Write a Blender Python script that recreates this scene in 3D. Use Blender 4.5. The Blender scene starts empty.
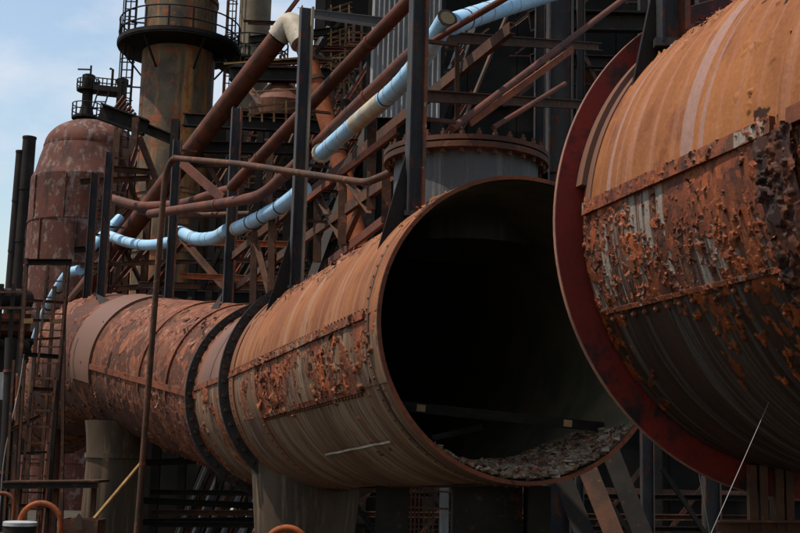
import bpy, math, random
import numpy as np
from mathutils import Vector, Matrix, noise as mnoise
random.seed(7)
S = bpy.context.scene
COL = S.collection
rad = math.radians
# ------------------------------------------------------------------ camera
FPX = 1200.0
RT, YW, UPV = (0.99964, 0.02684, 0.0), (-0.00425, 0.15836, 0.98737), (0.0265, -0.98702, 0.15842)
M3 = np.array([RT, YW, UPV])              # camera (x right, y down, z forward) -> world
EYE = np.array([0.0, 0.0, 5.0])
cam = bpy.data.cameras.new('camera'); cam.lens = 36 * FPX / 800; cam.sensor_width = 36; cam.clip_end = 5000; cam.clip_start = 0.05
camo = bpy.data.objects.new('camera', cam); COL.objects.link(camo); S.camera = camo
cx, cy, cz = M3 @ np.array([1, 0, 0]), M3 @ np.array([0, -1, 0]), M3 @ np.array([0, 0, -1])
camo.matrix_world = Matrix(((cx[0], cy[0], cz[0], 0), (cx[1], cy[1], cz[1], 0), (cx[2], cy[2], cz[2], 5), (0, 0, 0, 1)))
# ------------------------------------------------------------------ sky, sun, exposure
SUN_EL, SUN_H = rad(64), (-0.98, -0.2)          # direction towards the sun
w = bpy.data.worlds.new('World'); S.world = w; w.use_nodes = True
nt = w.node_tree; nt.nodes.clear()
def N(t, **k):
    n = nt.nodes.new(t)
    for a, b in k.items(): setattr(n, a, b)
    return n
out = N('ShaderNodeOutputWorld'); bg = N('ShaderNodeBackground'); sky = N('ShaderNodeTexSky', sky_type='NISHITA', sun_disc=False)
sky.sun_elevation = SUN_EL; sky.sun_rotation = math.atan2(SUN_H[0], SUN_H[1]); sky.air_density = 1.6; sky.dust_density = 1.2; sky.ozone_density = 2.6
tc = N('ShaderNodeTexCoord'); mp = N('ShaderNodeMapping'); mp.inputs['Scale'].default_value = (7, 7, 13); mp.inputs['Location'].default_value = (0.35, 0.1, 0.62)
nz = N('ShaderNodeTexNoise'); nz.inputs['Scale'].default_value = 1.0; nz.inputs['Detail'].default_value = 7; nz.inputs['Roughness'].default_value = 0.55
rp = N('ShaderNodeValToRGB'); rp.color_ramp.elements[0].position = 0.46; rp.color_ramp.elements[1].position = 0.72; rp.color_ramp.elements[0].color = (.16, .16, .16, 1)
mx = N('ShaderNodeMix', data_type='RGBA'); mul = N('ShaderNodeMath', operation='MULTIPLY'); mul.inputs[1].default_value = 0.75
L = nt.links.new
L(tc.outputs['Generated'], mp.inputs['Vector']); L(mp.outputs[0], nz.inputs['Vector']); L(nz.outputs['Fac'], rp.inputs['Fac'])
L(rp.outputs['Color'], mul.inputs[0]); L(mul.outputs[0], mx.inputs['Factor']); L(sky.outputs[0], mx.inputs['A']); mx.inputs['B'].default_value = (5.6, 5.7, 6.0, 1)
L(mx.outputs['Result'], bg.inputs['Color']); bg.inputs['Strength'].default_value = 0.15; L(bg.outputs[0], out.inputs['Surface'])
sl = bpy.data.lights.new('sun', 'SUN'); sl.energy = 5.0; sl.angle = rad(0.53); sl.color = (1, 0.92, 0.80)
so = bpy.data.objects.new('sun', sl); COL.objects.link(so)
sd = Vector((SUN_H[0] * math.cos(SUN_EL), SUN_H[1] * math.cos(SUN_EL), math.sin(SUN_EL))).normalized()
so.rotation_euler = sd.to_track_quat('Z', 'Y').to_euler(); so.location = (-20, 5, 40)
vs = S.view_settings; vs.view_transform = 'Standard'; vs.look = 'None'; vs.gamma = 1; vs.exposure = 0.03; vs.use_curve_mapping = False
# ------------------------------------------------------------------ pixel helpers (a pixel gives a direction, the depth D comes from what the thing touches)
def ray(x, y): return M3 @ np.array([(x - 400) / FPX, (y - 266.5) / FPX, 1.0])
def P(x, y, D):
    d = ray(x, y); return EYE + d * (D / d[1])
def V(*a): return np.array(a, float)
def nrm(v): v = np.asarray(v, float); return v / np.linalg.norm(v)
ZUP = V(0, 0, 1)
# ------------------------------------------------------------------ materials
def material(name, cols, scale=2.0, thr=((.42, .58), (.55, .62)), stretch=(1, 1, 1), streak=None, rough=.8, metal=0, bump=.25, fine=40, coord='Object', bands=None, bdist=.02, paint=None, deep=True):
    """cols: A/B mottled, C patches, D streaks; all from noise in the thing's own coordinates."""
    if deep:
        dk = lambda c_: tuple(1.12 * k ** 1.42 for k in c_)
        cols = tuple(dk(c_) for c_ in cols); bands = (*bands[:4], dk(bands[4])) if bands else None; paint = (dk(paint[0]), dk(paint[1]), dk(paint[2]), paint[3]) if paint else None
    m = bpy.data.materials.new(name); m.use_nodes = True; t = m.node_tree; n = t.nodes; lk = t.links.new
    bs = n['Principled BSDF']; bs.inputs['Roughness'].default_value = rough; bs.inputs['Metallic'].default_value = metal
    bs.inputs['Specular IOR Level'].default_value = 0.3 if max(cols[0]) > .05 else .12
    tcn = n.new('ShaderNodeTexCoord')
    def nz(sc, det, vec, ro=.6):
        mpn = n.new('ShaderNodeMapping'); mpn.inputs['Scale'].default_value = vec; mpn.inputs['Location'].default_value = [random.uniform(-9, 9) for _ in range(3)]
        lk(tcn.outputs[coord], mpn.inputs['Vector'])
        k = n.new('ShaderNodeTexNoise'); k.inputs['Scale'].default_value = sc; k.inputs['Detail'].default_value = det; k.inputs['Roughness'].default_value = ro
        lk(mpn.outputs[0], k.inputs['Vector']); return k.outputs['Fac']
    def rmp(f, a, b):
        r = n.new('ShaderNodeMapRange'); r.inputs['From Min'].default_value = a; r.inputs['From Max'].default_value = b; lk(f, r.inputs['Value']); return r.outputs['Result']
    def mix(f, a, b):
        q = n.new('ShaderNodeMix'); q.data_type = 'RGBA'; lk(f, q.inputs['Factor'])
        for s_, c in (('A', a), ('B', b)):
            if isinstance(c, tuple): q.inputs[s_].default_value = (*c, 1)
            else: lk(c, q.inputs[s_])
        return q.outputs['Result']
    c = mix(rmp(nz(scale, 6, stretch), *thr[0]), cols[0], cols[1])
    hsum = None
    def addh(f, k):
        nonlocal hsum
        q = n.new('ShaderNodeMath'); q.operation = 'MULTIPLY'; q.inputs[1].default_value = k; lk(f, q.inputs[0])
        if hsum is None: hsum = q.outputs[0]
        else:
            a = n.new('ShaderNodeMath'); lk(hsum, a.inputs[0]); lk(q.outputs[0], a.inputs[1]); hsum = a.outputs[0]
    if bands and not paint:
        f = rmp(nz(bands[0], 3, bands[1], .5), bands[2], bands[3]); c = mix(f, c, bands[4])
    if len(cols) > 3 and streak:
        f = rmp(nz(streak[0], 5, streak[1], .65), streak[2], streak[3]); c = mix(f, c, cols[3]); addh(f, -.25)
    if len(cols) > 2:
        f = rmp(nz(scale * 2.7, 9, stretch, .68), *thr[1]); c = mix(f, c, cols[2]); addh(f, .8)
    if paint:
        at = n.new('ShaderNodeAttribute'); at.attribute_name = 'paint'; tn = n.new('ShaderNodeAttribute'); tn.attribute_name = 'tone'
        pc = mix(rmp(nz(paint[3], 6, (1.5, .8, 1)), .42, .58), paint[0], paint[1]); pc = mix(rmp(nz(paint[3] * 3, 7, (1, .8, 1)), .56, .66), pc, paint[2])
        if bands: pc = mix(rmp(nz(bands[0], 3, bands[1], .5), bands[2], bands[3]), pc, bands[4])
        if bands: pc = mix(rmp(nz(1, 5, (12, .3, 1), .6), .52, .72), pc, (.27, .12, .07))
        hv = n.new('ShaderNodeHueSaturation'); lk(tn.outputs['Fac'], hv.inputs['Value']); lk(pc, hv.inputs['Color'])
        c = mix(at.outputs['Fac'], c, hv.outputs[0])
    ff = nz(fine, 4, (1, 1, 1)); addh(ff, .35)
    g = n.new('ShaderNodeHueSaturation'); v = rmp(ff, .25, .75)
    q = n.new('ShaderNodeMapRange'); q.inputs['To Min'].default_value = .84; q.inputs['To Max'].default_value = 1.14; lk(v, q.inputs['Value']); lk(q.outputs[0], g.inputs['Value'])
    lk(c, g.inputs['Color']); lk(g.outputs[0], bs.inputs['Base Color'])
    b = n.new('ShaderNodeBump'); b.inputs['Strength'].default_value = bump; b.inputs['Distance'].default_value = bdist; lk(hsum, b.inputs['Height']); lk(b.outputs[0], bs.inputs['Normal'])
    return m
def plain(name, c, rough=.7, metal=0): return material(name, (c, tuple(k * .75 for k in c)), 3, rough=rough, metal=metal, bump=.12)
X = {}
SV = (9, .55, 1)    # streaks running round the shell: fine along the axis, long round the girth
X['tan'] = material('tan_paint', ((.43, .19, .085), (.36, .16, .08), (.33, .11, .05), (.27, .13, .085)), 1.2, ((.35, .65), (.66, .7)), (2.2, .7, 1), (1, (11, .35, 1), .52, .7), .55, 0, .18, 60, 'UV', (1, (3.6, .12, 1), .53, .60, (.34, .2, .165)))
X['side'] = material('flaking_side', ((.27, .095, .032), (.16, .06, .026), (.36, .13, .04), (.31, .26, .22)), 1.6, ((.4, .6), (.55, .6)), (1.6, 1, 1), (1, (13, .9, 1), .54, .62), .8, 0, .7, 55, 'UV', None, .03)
X['belly'] = material('streaked_belly', ((.095, .06, .04), (.06, .036, .027), (.14, .06, .028), (.13, .115, .1)), 1.4, ((.35, .65), (.66, .72)), (3, .5, 1), (1, (16, .5, 1), .5, .66), .62, .1, .35, 60, 'UV', None, .02)  # streaked colours darkened to deepen the shade on the underside
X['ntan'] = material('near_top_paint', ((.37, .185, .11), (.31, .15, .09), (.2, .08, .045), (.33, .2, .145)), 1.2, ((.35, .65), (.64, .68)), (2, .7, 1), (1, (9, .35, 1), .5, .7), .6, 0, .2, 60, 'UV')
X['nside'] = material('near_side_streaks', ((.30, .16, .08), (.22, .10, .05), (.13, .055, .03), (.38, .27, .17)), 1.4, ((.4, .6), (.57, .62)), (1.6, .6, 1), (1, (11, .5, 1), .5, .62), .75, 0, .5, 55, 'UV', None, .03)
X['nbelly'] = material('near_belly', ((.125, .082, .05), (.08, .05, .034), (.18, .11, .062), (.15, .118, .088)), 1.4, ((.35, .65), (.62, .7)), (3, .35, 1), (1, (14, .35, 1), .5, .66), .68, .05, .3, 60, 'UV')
X['ftop'] = material('far_top_paint', ((.28, .115, .075), (.22, .085, .055), (.36, .24, .2), (.17, .06, .04)), 1.5, ((.4, .6), (.6, .64)), (1.3, .8, 1), (1, (7, .5, 1), .56, .7), .75, 0, .5, 40, 'UV', None, .04)
X['fside'] = material('far_side_flakes', ((.23, .085, .045), (.14, .05, .03), (.3, .2, .17), (.30, .13, .05)), 1.5, ((.4, .6), (.61, .65)), (1.3, .7, 1), (1, (8, .6, 1), .54, .66), .8, 0, .7, 40, 'UV', None, .05)
RUSTP = ((.35, .125, .042), (.23, .08, .03), (.11, .045, .026), 2.5)
X['rcrust'] = material('right_crust', ((.17, .075, .035), (.11, .05, .03), (.25, .1, .04), (.30, .26, .225)), 1.8, ((.4, .6), (.6, .66)), (2, .8, 1), (1, (15, .7, 1), .49, .58), .75, 0, .4, 60, 'UV', None, .02, RUSTP)
X['rbelly'] = material('right_belly', ((.095, .06, .04), (.06, .036, .027), (.16, .065, .028), (.14, .125, .11)), 1.4, ((.35, .65), (.66, .72)), (3, .5, 1), (1, (16, .45, 1), .5, .64), .6, .1, .3, 60, 'UV', None, .02, RUSTP)  # bare tones darkened too, adding underside shade to the colour
X['rcrown'] = material('right_crown', ((.05, .028, .02), (.09, .045, .03)), 2, rough=.8, bump=.14, fine=45, coord='UV', paint=((.35, .175, .082), (.29, .14, .068), (.25, .115, .062), 1.3), bands=(1, (4.6, .05, 1), .585, .61, (.345, .23, .195)))
X['ncrust'] = material('near_crust', ((.23, .14, .082), (.16, .09, .054), (.10, .048, .03), (.31, .23, .16)), 1.4, ((.4, .6), (.6, .66)), (2, .6, 1), (1, (12, .45, 1), .49, .6), .75, 0, .4, 55, 'UV', None, .02, RUSTP)
X['ncrown'] = material('near_crown', ((.07, .034, .023), (.11, .05, .03)), 2, rough=.8, bump=.14, fine=45, coord='UV', paint=((.325, .165, .085), (.26, .125, .066), (.22, .10, .055), 1.1), bands=(1, (3.2, .10, 1), .57, .66, (.34, .225, .16)))
X['fcrust'] = material('far_crust', ((.15, .064, .034), (.105, .048, .028), (.31, .115, .038)), 3.5, ((.4, .6), (.57, .63)), (1.3, .9, 1), None, .8, 0, .5, 40, 'UV', None, .03, ((.27, .115, .058), (.21, .085, .044), (.33, .225, .17), 3.0))
X['band'] = material('smooth_band', ((.27, .165, .125), (.2, .11, .075)), .8, ((.3, .7), (.6, .7)), (1, 1, 1), None, .6, 0, .1, 60, 'UV')
X['red'] = material('red_lead_paint', ((.27, .045, .026), (.19, .036, .024), (.07, .04, .036)), 1.1, ((.35, .65), (.5, .62)), rough=.7, bump=.15)
X['paler'] = plain('lit_rim', (.36, .2, .145))  # pale tone paints sunlight on the red flange's outer edge
X['soot'] = material('soot_lining', ((.13, .125, .085), (.19, .155, .10)), 2, rough=.95, bump=.3)
X['strap'] = material('rust_strap', ((.26, .10, .045), (.19, .075, .035), (.10, .045, .03)), 3, ((.4, .6), (.55, .65)), rough=.8, bump=.4)
X['dstrap'] = material('dark_rusty_flange', ((.17, .08, .042), (.10, .055, .036), (.27, .12, .05)), 3, ((.4, .6), (.58, .66)), rough=.8, bump=.4)
X['rivet'] = material('rivet_rust', ((.20, .085, .04), (.12, .055, .035)), 6, rough=.7, bump=.2)
X['flange'] = material('black_flange', ((.065, .062, .06), (.095, .085, .078), (.22, .115, .065)), 3, ((.4, .6), (.57, .66)), rough=.6, bump=.3)
X['fl1'] = plain('flake_orange', (.33, .125, .045), .75)
X['fl2'] = plain('flake_brown', (.15, .06, .03), .8)
X['fl3'] = plain('flake_grey', (.33, .27, .225), .75)
X['fl4'] = plain('flake_pink', (.33, .19, .145), .75)
X['post'] = material('post_steel', ((.082, .082, .086), (.115, .11, .105), (.24, .10, .055)), 3, ((.4, .6), (.54, .64)), (1, 1, .4), None, .6, .1, .3)
X['postr'] = material('post_rusty_edge', ((.26, .105, .055), (.12, .085, .07), (.42, .38, .33)), 5, ((.4, .6), (.6, .66)), rough=.75, bump=.4)
X['litedge'] = material('post_lit_edge', ((.36, .30, .23), (.26, .2, .15), (.16, .07, .04)), 4, ((.4, .6), (.6, .68)), (1, 1, .4), rough=.7, bump=.3)  # pale tan paints the lit look of the post's right flange
X['brown'] = material('brown_rust_pipe', ((.20, .076, .038), (.13, .052, .03), (.085, .042, .03)), 2.2, ((.4, .6), (.56, .66)), rough=.7, bump=.3)
X['orange'] = material('orange_rust', ((.34, .12, .035), (.24, .085, .03), (.14, .055, .028)), 3, ((.4, .6), (.56, .66)), rough=.75, bump=.3)
X['dark'] = material('dark_steel', ((.045, .04, .036), (.065, .054, .045), (.14, .075, .045)), 2, ((.4, .6), (.6, .68)), rough=.7, bump=.25)
X['darkr'] = material('dark_rust', ((.165, .085, .05), (.095, .06, .042), (.28, .125, .058)), 2.5, ((.4, .6), (.57, .66)), rough=.8, bump=.3)
X['blue'] = material('blue_wrap', ((.25, .44, .61), (.31, .50, .66), (.15, .23, .31)), 3, ((.4, .6), (.64, .76)), rough=.5, bump=.35, deep=False)
X['cream'] = material('cream_wrap', ((.42, .36, .27), (.32, .26, .19), (.2, .12, .07)), 4, ((.4, .6), (.6, .68)), rough=.6, bump=.2, deep=False)
X['nozzle'] = material('dark_grey_nozzle', ((.125, .127, .132), (.095, .093, .094), (.17, .11, .075), (.17, .165, .155)), 1.5, ((.35, .65), (.6, .68)), (1, 1, .35), (2, (5, 5, .3), .54, .66), .6, 0, .2)
X['clad'] = material('grey_cladding', ((.26, .25, .24), (.14, .135, .125), (.07, .055, .045), (.38, .37, .355)), 1.5, ((.35, .65), (.6, .68)), (1, 1, .25), (4, (3, 3, .15), .55, .66), .6, .1, .2, deep=False)
X['stack'] = material('stack_shell', ((.215, .165, .108), (.135, .105, .074), (.34, .125, .05), (.42, .23, .09)), .9, ((.4, .6), (.52, .6)), (1, 1, .75), (1, (1.3, 1.3, .14), .5, .62), .7, 0, .3, 14)
X['stack2'] = material('cream_stack', ((.30, .25, .18), (.22, .18, .125), (.20, .085, .04)), .6, ((.4, .6), (.62, .66)), rough=.75, bump=.15, fine=14)
X['stove'] = material('stove_shell', ((.19, .075, .045), (.13, .054, .037), (.25, .18, .155), (.085, .038, .03)), .6, ((.38, .62), (.52, .61)), (1, 1, .6), (.7, (2, 2, .15), .5, .66), .8, 0, .25, 5)
X['chim'] = material('chimney_shell', ((.05, .042, .04), (.08, .065, .06), (.11, .06, .045)), .5, ((.4, .6), (.6, .68)), (1, 1, .5), rough=.8, bump=.15, fine=6)
X['ped'] = material('pedestal_steel', ((.14, .098, .062), (.075, .055, .04), (.2, .085, .036), (.2, .145, .09)), 1.2, ((.35, .65), (.6, .68)), (1.5, 1.5, .4), (1, (9, 9, .4), .52, .66), .7, 0, .25)
X['debris'] = material('debris_ash', ((.30, .235, .165), (.17, .125, .085), (.5, .43, .34)), 6, ((.4, .6), (.6, .66)), rough=.9, bump=.8)
X['wood'] = material('old_board', ((.03, .026, .021), (.045, .037, .028)), 3, stretch=(1, 8, 8), rough=.85, bump=.3)
X['woodpale'] = plain('pale_wood_patch', (.34, .22, .11))
X['chalk'] = plain('chalk_white', (.62, .6, .56), .9)
X['wall'] = material('shade_dark_sheeting', ((.026, .024, .022), (.038, .034, .029), (.07, .045, .033)), .7, ((.4, .6), (.6, .68)), rough=.85, bump=.2)  # near black: the shade on the walls is put into their colour
X['ground'] = material('cinder_ground', ((.035, .028, .022), (.05, .04, .03), (.065, .052, .04)), .5, rough=.95, bump=.5, deep=False)
X['yellow'] = material('faded_yellow', ((.36, .24, .10), (.24, .15, .065), (.13, .075, .042)), 3, ((.4, .6), (.57, .65)), rough=.7)
X['white'] = plain('white_enamel', (.5, .5, .5), .5)
X['cable'] = plain('bare_cable', (.36, .34, .32), .6)
X['glass'] = plain('grimy_glass', (.12, .14, .16), .2)
# ------------------------------------------------------------------ mesh builder
ORG = {}
def tag(o, label=None, cat=None, group=None, kind=None):
    if label: o['label'] = label
    if cat: o['category'] = cat
    if group: o['group'] = group
    if kind: o['kind'] = kind
    return o
def thing(name, at, label, cat, group=None):
    o = bpy.data.objects.new(name, None); COL.objects.link(o); o.location = Vector(at); ORG[o.name] = np.array(at, float); o.empty_display_size = .2
    return tag(o, label, cat, group)
class MB:
    def __init__(s): s.v = []; s.f = []; s.uv = []; s.mi = []
    def add(s, vs, fs, uvs=None, mi=0):
        b = len(s.v); s.v += [tuple(x) for x in vs]
        for k, f_ in enumerate(fs):
            s.f.append([b + i for i in f_]); s.mi.append(mi)
            s.uv.append(uvs[k] if uvs else None)
        return s
    def prof(s, p0, p1, poly, up=ZUP):
        p0 = np.asarray(p0, float); p1 = np.asarray(p1, float); t = nrm(p1 - p0)
        up = np.asarray(up, float)
        if abs(t @ nrm(up)) > .98: up = V(0, 1, 0) if abs(t[1]) < .9 else V(1, 0, 0)
        sx = nrm(np.cross(t, up)); uy = np.cross(sx, t); k = len(poly)
        vs = [p0 + sx * a + uy * b for a, b in poly] + [p1 + sx * a + uy * b for a, b in poly]
        fs = [[i, (i + 1) % k, k + (i + 1) % k, k + i] for i in range(k)] + [list(range(k))[::-1], list(range(k, 2 * k))]
        return s.add(vs, fs)
    def bar(s, p0, p1, a, b=None, up=ZUP):
        b = b or a; return s.prof(p0, p1, [(-a / 2, -b / 2), (a / 2, -b / 2), (a / 2, b / 2), (-a / 2, b / 2)], up)
    def ibeam(s, p0, p1, w, h, up=ZUP, t=None):
        t = t or min(w, h) * .11; a, b = w / 2, h / 2
        return s.prof(p0, p1, [(-a, -b), (a, -b), (a, -b + t), (t / 2, -b + t), (t / 2, b - t), (a, b - t), (a, b), (-a, b), (-a, b - t), (-t / 2, b - t), (-t / 2, -b + t), (-a, -b + t)], up)
    def channel(s, p0, p1, w, h, up=ZUP, t=None):
        t = t or w * .16; a, b = w / 2, h / 2
        return s.prof(p0, p1, [(-a, -b), (a, -b), (a, -b + t), (-a + t, -b + t), (-a + t, b - t), (a, b - t), (a, b), (-a, b)], up)
    def angle(s, p0, p1, w, up=ZUP):
        t = w * .14; return s.prof(p0, p1, [(0, 0), (w, 0), (w, t), (t, t), (t, w), (0, w)], up)
    def tube(s, path, r, n=12, cap=True, mi=0):
        pts = [np.asarray(p, float) for p in path]; m = len(pts); rs = r if isinstance(r, (list, tuple)) else [r] * m
        T = [nrm(pts[min(i + 1, m - 1)] - pts[max(i - 1, 0)]) for i in range(m)]
        ref = ZUP if abs(T[0][2]) < .9 else V(1, 0, 0)
        sx = nrm(np.cross(T[0], ref)); vs = []
        for i in range(m):
            sx = nrm(sx - T[i] * (sx @ T[i])); uy = np.cross(sx, T[i])
            for k in range(n):
                a = 2 * math.pi * k / n; vs.append(pts[i] + (sx * math.cos(a) + uy * math.sin(a)) * rs[i])
        fs = [[i * n + k, i * n + (k + 1) % n, (i + 1) * n + (k + 1) % n, (i + 1) * n + k] for i in range(m - 1) for k in range(n)]
        if cap: fs += [list(range(n))[::-1], list(range((m - 1) * n, m * n))]
        return s.add(vs, fs, None, mi)
    def lathe(s, c, ax, profile, n=48, closed=False, a0=0, a1=2 * math.pi):
        """profile of (radius, height along axis)"""
        c = np.asarray(c, float); ax = nrm(ax); ref = V(1, 0, 0) if abs(ax[0]) < .9 else V(0, 1, 0)
        sx = nrm(np.cross(ref, ax)); sy = np.cross(ax, sx); m = len(profile); full = abs(a1 - a0 - 2 * math.pi) < 1e-6; nn = n if full else n + 1
        vs = [c + ax * h + (sx * math.cos(a0 + (a1 - a0) * k / n) + sy * math.sin(a0 + (a1 - a0) * k / n)) * r for (r, h) in profile for k in range(nn)]
        rng = range(m if closed else m - 1)
        fs = [[i * nn + k, i * nn + (k + 1) % nn, ((i + 1) % m) * nn + (k + 1) % nn, ((i + 1) % m) * nn + k] for i in rng for k in range(n)]
        return s.add(vs, fs)
    def plate(s, poly, thick):
        """flat polygon given in 3D, thickened along its normal"""
        q = [np.asarray(p, float) for p in poly]; nn = nrm(np.cross(q[1] - q[0], q[2] - q[0])); k = len(q)
        vs = [p - nn * thick / 2 for p in q] + [p + nn * thick / 2 for p in q]
        return s.add(vs, [[i, (i + 1) % k, k + (i + 1) % k, k + i] for i in range(k)] + [list(range(k))[::-1], list(range(k, 2 * k))])
    def build(s, name, mat, parent=None, smooth=False, at=None, sharp=40):
        vv = np.array(s.v, float)
        if parent is not None: o0 = ORG[parent.name]
        else:
            o0 = np.array(at, float) if at is not None else V((vv[:, 0].min() + vv[:, 0].max()) / 2, (vv[:, 1].min() + vv[:, 1].max()) / 2, vv[:, 2].min())
        me = bpy.data.meshes.new(name); me.from_pydata((vv - o0).tolist(), [], s.f)
        if any(u is not None for u in s.uv):
            ul = me.uv_layers.new(name='UVMap'); k = 0
            flat = []
            for f_, u in zip(s.f, s.uv):
                for i in range(len(f_)): flat += list(u[i]) if u is not None else [0, 0]
            ul.data.foreach_set('uv', flat)
        mats = mat if isinstance(mat, list) else [mat]
        for m in mats: me.materials.append(X[m])
        if len(mats) > 1: me.polygons.foreach_set('material_index', s.mi)
        if smooth:
            me.polygons.foreach_set('use_smooth', [True] * len(me.polygons))
            if sharp: me.set_sharp_from_angle(angle=rad(sharp))
        me.update()
        o = bpy.data.objects.new(name, me); COL.objects.link(o); ORG[o.name] = o0
        if parent is not None: o.parent = parent
        else: o.location = Vector(o0)
        return o
def rounded(path, r, k=5):
    pts = [np.asarray(p, float) for p in path]; o = [pts[0]]
    for i in range(1, len(pts) - 1):
        a, b, c = pts[i - 1], pts[i], pts[i + 1]; da, dc = np.linalg.norm(a - b), np.linalg.norm(c - b); q = min(r, da * .45, dc * .45)
        p0 = b + (a - b) / da * q; p1 = b + (c - b) / dc * q
        for j in range(k + 1):
            t = j / k; o.append(p0 * (1 - t) ** 2 + b * 2 * t * (1 - t) + p1 * t * t)
    o.append(pts[-1]); return o
def along(path, fr):
    pts = [np.asarray(p, float) for p in path]; d = [np.linalg.norm(pts[i + 1] - pts[i]) for i in range(len(pts) - 1)]; t = fr * sum(d)
    for i, q in enumerate(d):
        if t <= q or i == len(d) - 1: return pts[i] + (pts[i + 1] - pts[i]) * min(1, t / q), nrm(pts[i + 1] - pts[i])
        t -= q
def instance(name, me, parent, loc, z):
    o = bpy.data.objects.new(name, me); COL.objects.link(o); o.parent = parent
    o.location = Vector(loc - ORG[parent.name]); o.rotation_mode = 'QUATERNION'; o.rotation_quaternion = Vector(z).to_track_quat('Z', 'Y'); return o
def raw_mesh(name, mb, mat, smooth=True):
    me = bpy.data.meshes.new(name); me.from_pydata([tuple(v) for v in mb.v], [], mb.f); me.materials.append(X[mat])
    if smooth: me.polygons.foreach_set('use_smooth', [True] * len(me.polygons))
    return me
# ------------------------------------------------------------------ ground
g = MB(); gx = [-900, -60, -20, 0, 20, 60, 900]; gy = [-300, -20, 0, 20, 60, 150, 1500]
g.add([(x, y, 0) for y in gy for x in gx], [[j * 7 + i, j * 7 + i + 1, j * 7 + i + 8, j * 7 + i + 7] for j in range(6) for i in range(6)])
tag(g.build('ground', 'ground', at=(0, 0, 0)), kind='structure')
# ------------------------------------------------------------------ the gas main
class Duct:
    def __init__(s, c0, c1, r0, r1): s.c0 = np.asarray(c0, float); s.c1 = np.asarray(c1, float); s.L = np.linalg.norm(s.c1 - s.c0); s.a = nrm(s.c1 - s.c0); s.r0 = r0; s.r1 = r1; s.n = nrm(np.cross(s.a, ZUP)); s.u = np.cross(s.n, s.a)
    def frames(s, Q): return s.c0 + Q[..., None] * s.a, s.n, s.u
    def R(s, q): return s.r0 + (s.r1 - s.r0) * q / s.L
    def nr(s, ph): return s.n * math.cos(rad(ph)) + s.u * math.sin(rad(ph))
    def pt(s, q, ph, dr=0):
        r = s.R(q) + dr; return s.c0 + s.a * q + s.nr(ph) * r
class PathDuct(Duct):
    def __init__(s, pts, r):
        super().__init__(pts[0], pts[-1], r, r); s.p = np.array(pts); s.cum = np.concatenate([[0], np.cumsum(np.linalg.norm(np.diff(s.p, axis=0), axis=1))]); s.L = s.cum[-1]
        s.t = np.gradient(s.p, s.cum, axis=0)
    def frames(s, Q):
        c = np.stack([np.interp(Q, s.cum, s.p[:, k]) for k in range(3)], -1); t = np.stack([np.interp(Q, s.cum, s.t[:, k]) for k in range(3)], -1); t /= np.linalg.norm(t, axis=-1, keepdims=True)
        n_ = np.cross(t, ZUP); n_ /= np.linalg.norm(n_, axis=-1, keepdims=True); return c, n_, np.cross(n_, t)
def dent(q, ph, k): return (mnoise.noise(Vector((q * .9 + k, ph * .025, k))) * .014 + mnoise.noise(Vector((q * 2.7, ph * .06 + k, 3.1))) * .005)
def patch(d, s0, s1, p0, p1, mat, parent, name='shell_plate', dr=0, ns=None, seed=0, dents=1, mb=None):
    ns = ns or max(2, int((s1 - s0) / .12)); np_ = max(3, int(abs(p1 - p0) / 3)); own = mb is None; mb = mb or MB(); vs = []; uv = []
    for i in range(ns + 1):
        q = s0 + (s1 - s0) * i / ns
        for j in range(np_ + 1):
            ph = p0 + (p1 - p0) * j / np_; vs.append(d.pt(q, ph, dr + dents * dent(q, ph, seed))); uv.append((q + seed * 7.3, ph * .0262))
    fs = []; us = []
    for i in range(ns):
        for j in range(np_):
            k = [i * (np_ + 1) + j, i * (np_ + 1) + j + 1, (i + 1) * (np_ + 1) + j + 1, (i + 1) * (np_ + 1) + j]; fs.append(k); us.append([uv[x] for x in k])
    mb.add(vs, fs, us)
    return mb.build(name, mat, parent, True, sharp=None) if own else mb
def strap(d, s0, s1, ph, wdeg, h, mat, parent, name='butt_strap', cm=None, cell=.03):
    """plate lying lengthwise on the shell, with thickness"""
    mb = MB(); n = max(4, int((s1 - s0) / .1)); prof = [(-.5, -.02), (-.5, h), (.5, h), (.5, -.02)]
    vs = []
    for i in range(n + 1):
        q = s0 + (s1 - s0) * i / n; jit = mnoise.noise(Vector((q * 5, ph, 0))) * .12
        for a, b in prof: vs.append(d.pt(q, ph + wdeg * (a + (jit if b < .001 else 0)), b * (1 + (jit * 1.2 if b > 0 else 0))))
    fs = [[i * 4 + k, i * 4 + (k + 1) % 4, (i + 1) * 4 + (k + 1) % 4, (i + 1) * 4 + k] for i in range(n) for k in range(4)] + [[0, 1, 2, 3], [n * 4 + 3, n * 4 + 2, n * 4 + 1, n * 4]]
    o = mb.add(vs, fs).build(name, mat, parent)
    if cm: crust(d, s0, s1, ph - wdeg * .5, ph + wdeg * .5, cm, parent, cell, 5, .55, .8, .9, .002, 3, ph % 17 + s0, 'strap_scale', dr=h, tones=(.4, .7), sharp=1.6)
    return o
def girth(d, s0, s1, dr0, dr1, mat, parent, name, p0=0, p1=360, n=None):
    """ring plate round the shell"""
    mb = MB(); n = n or int(abs(p1 - p0) / 3); vs = []; full = abs(p1 - p0) >= 360; m = n if full else n + 1
    for k in range(m):
        ph = p0 + (p1 - p0) * k / n
        for q, r in ((s0, dr0), (s0, dr1), (s1, dr1), (s1, dr0)): vs.append(d.pt(q, ph, r))
    fs = [[(k % m) * 4 + j, (k % m) * 4 + (j + 1) % 4, ((k + 1) % m) * 4 + (j + 1) % 4, ((k + 1) % m) * 4 + j] for k in range(n) for j in range(4)]
    if not full: fs += [[0, 1, 2, 3], [(m - 1) * 4 + j for j in (3, 2, 1, 0)]]
    return mb.add(vs, fs).build(name, mat, parent, True, sharp=35)
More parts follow.
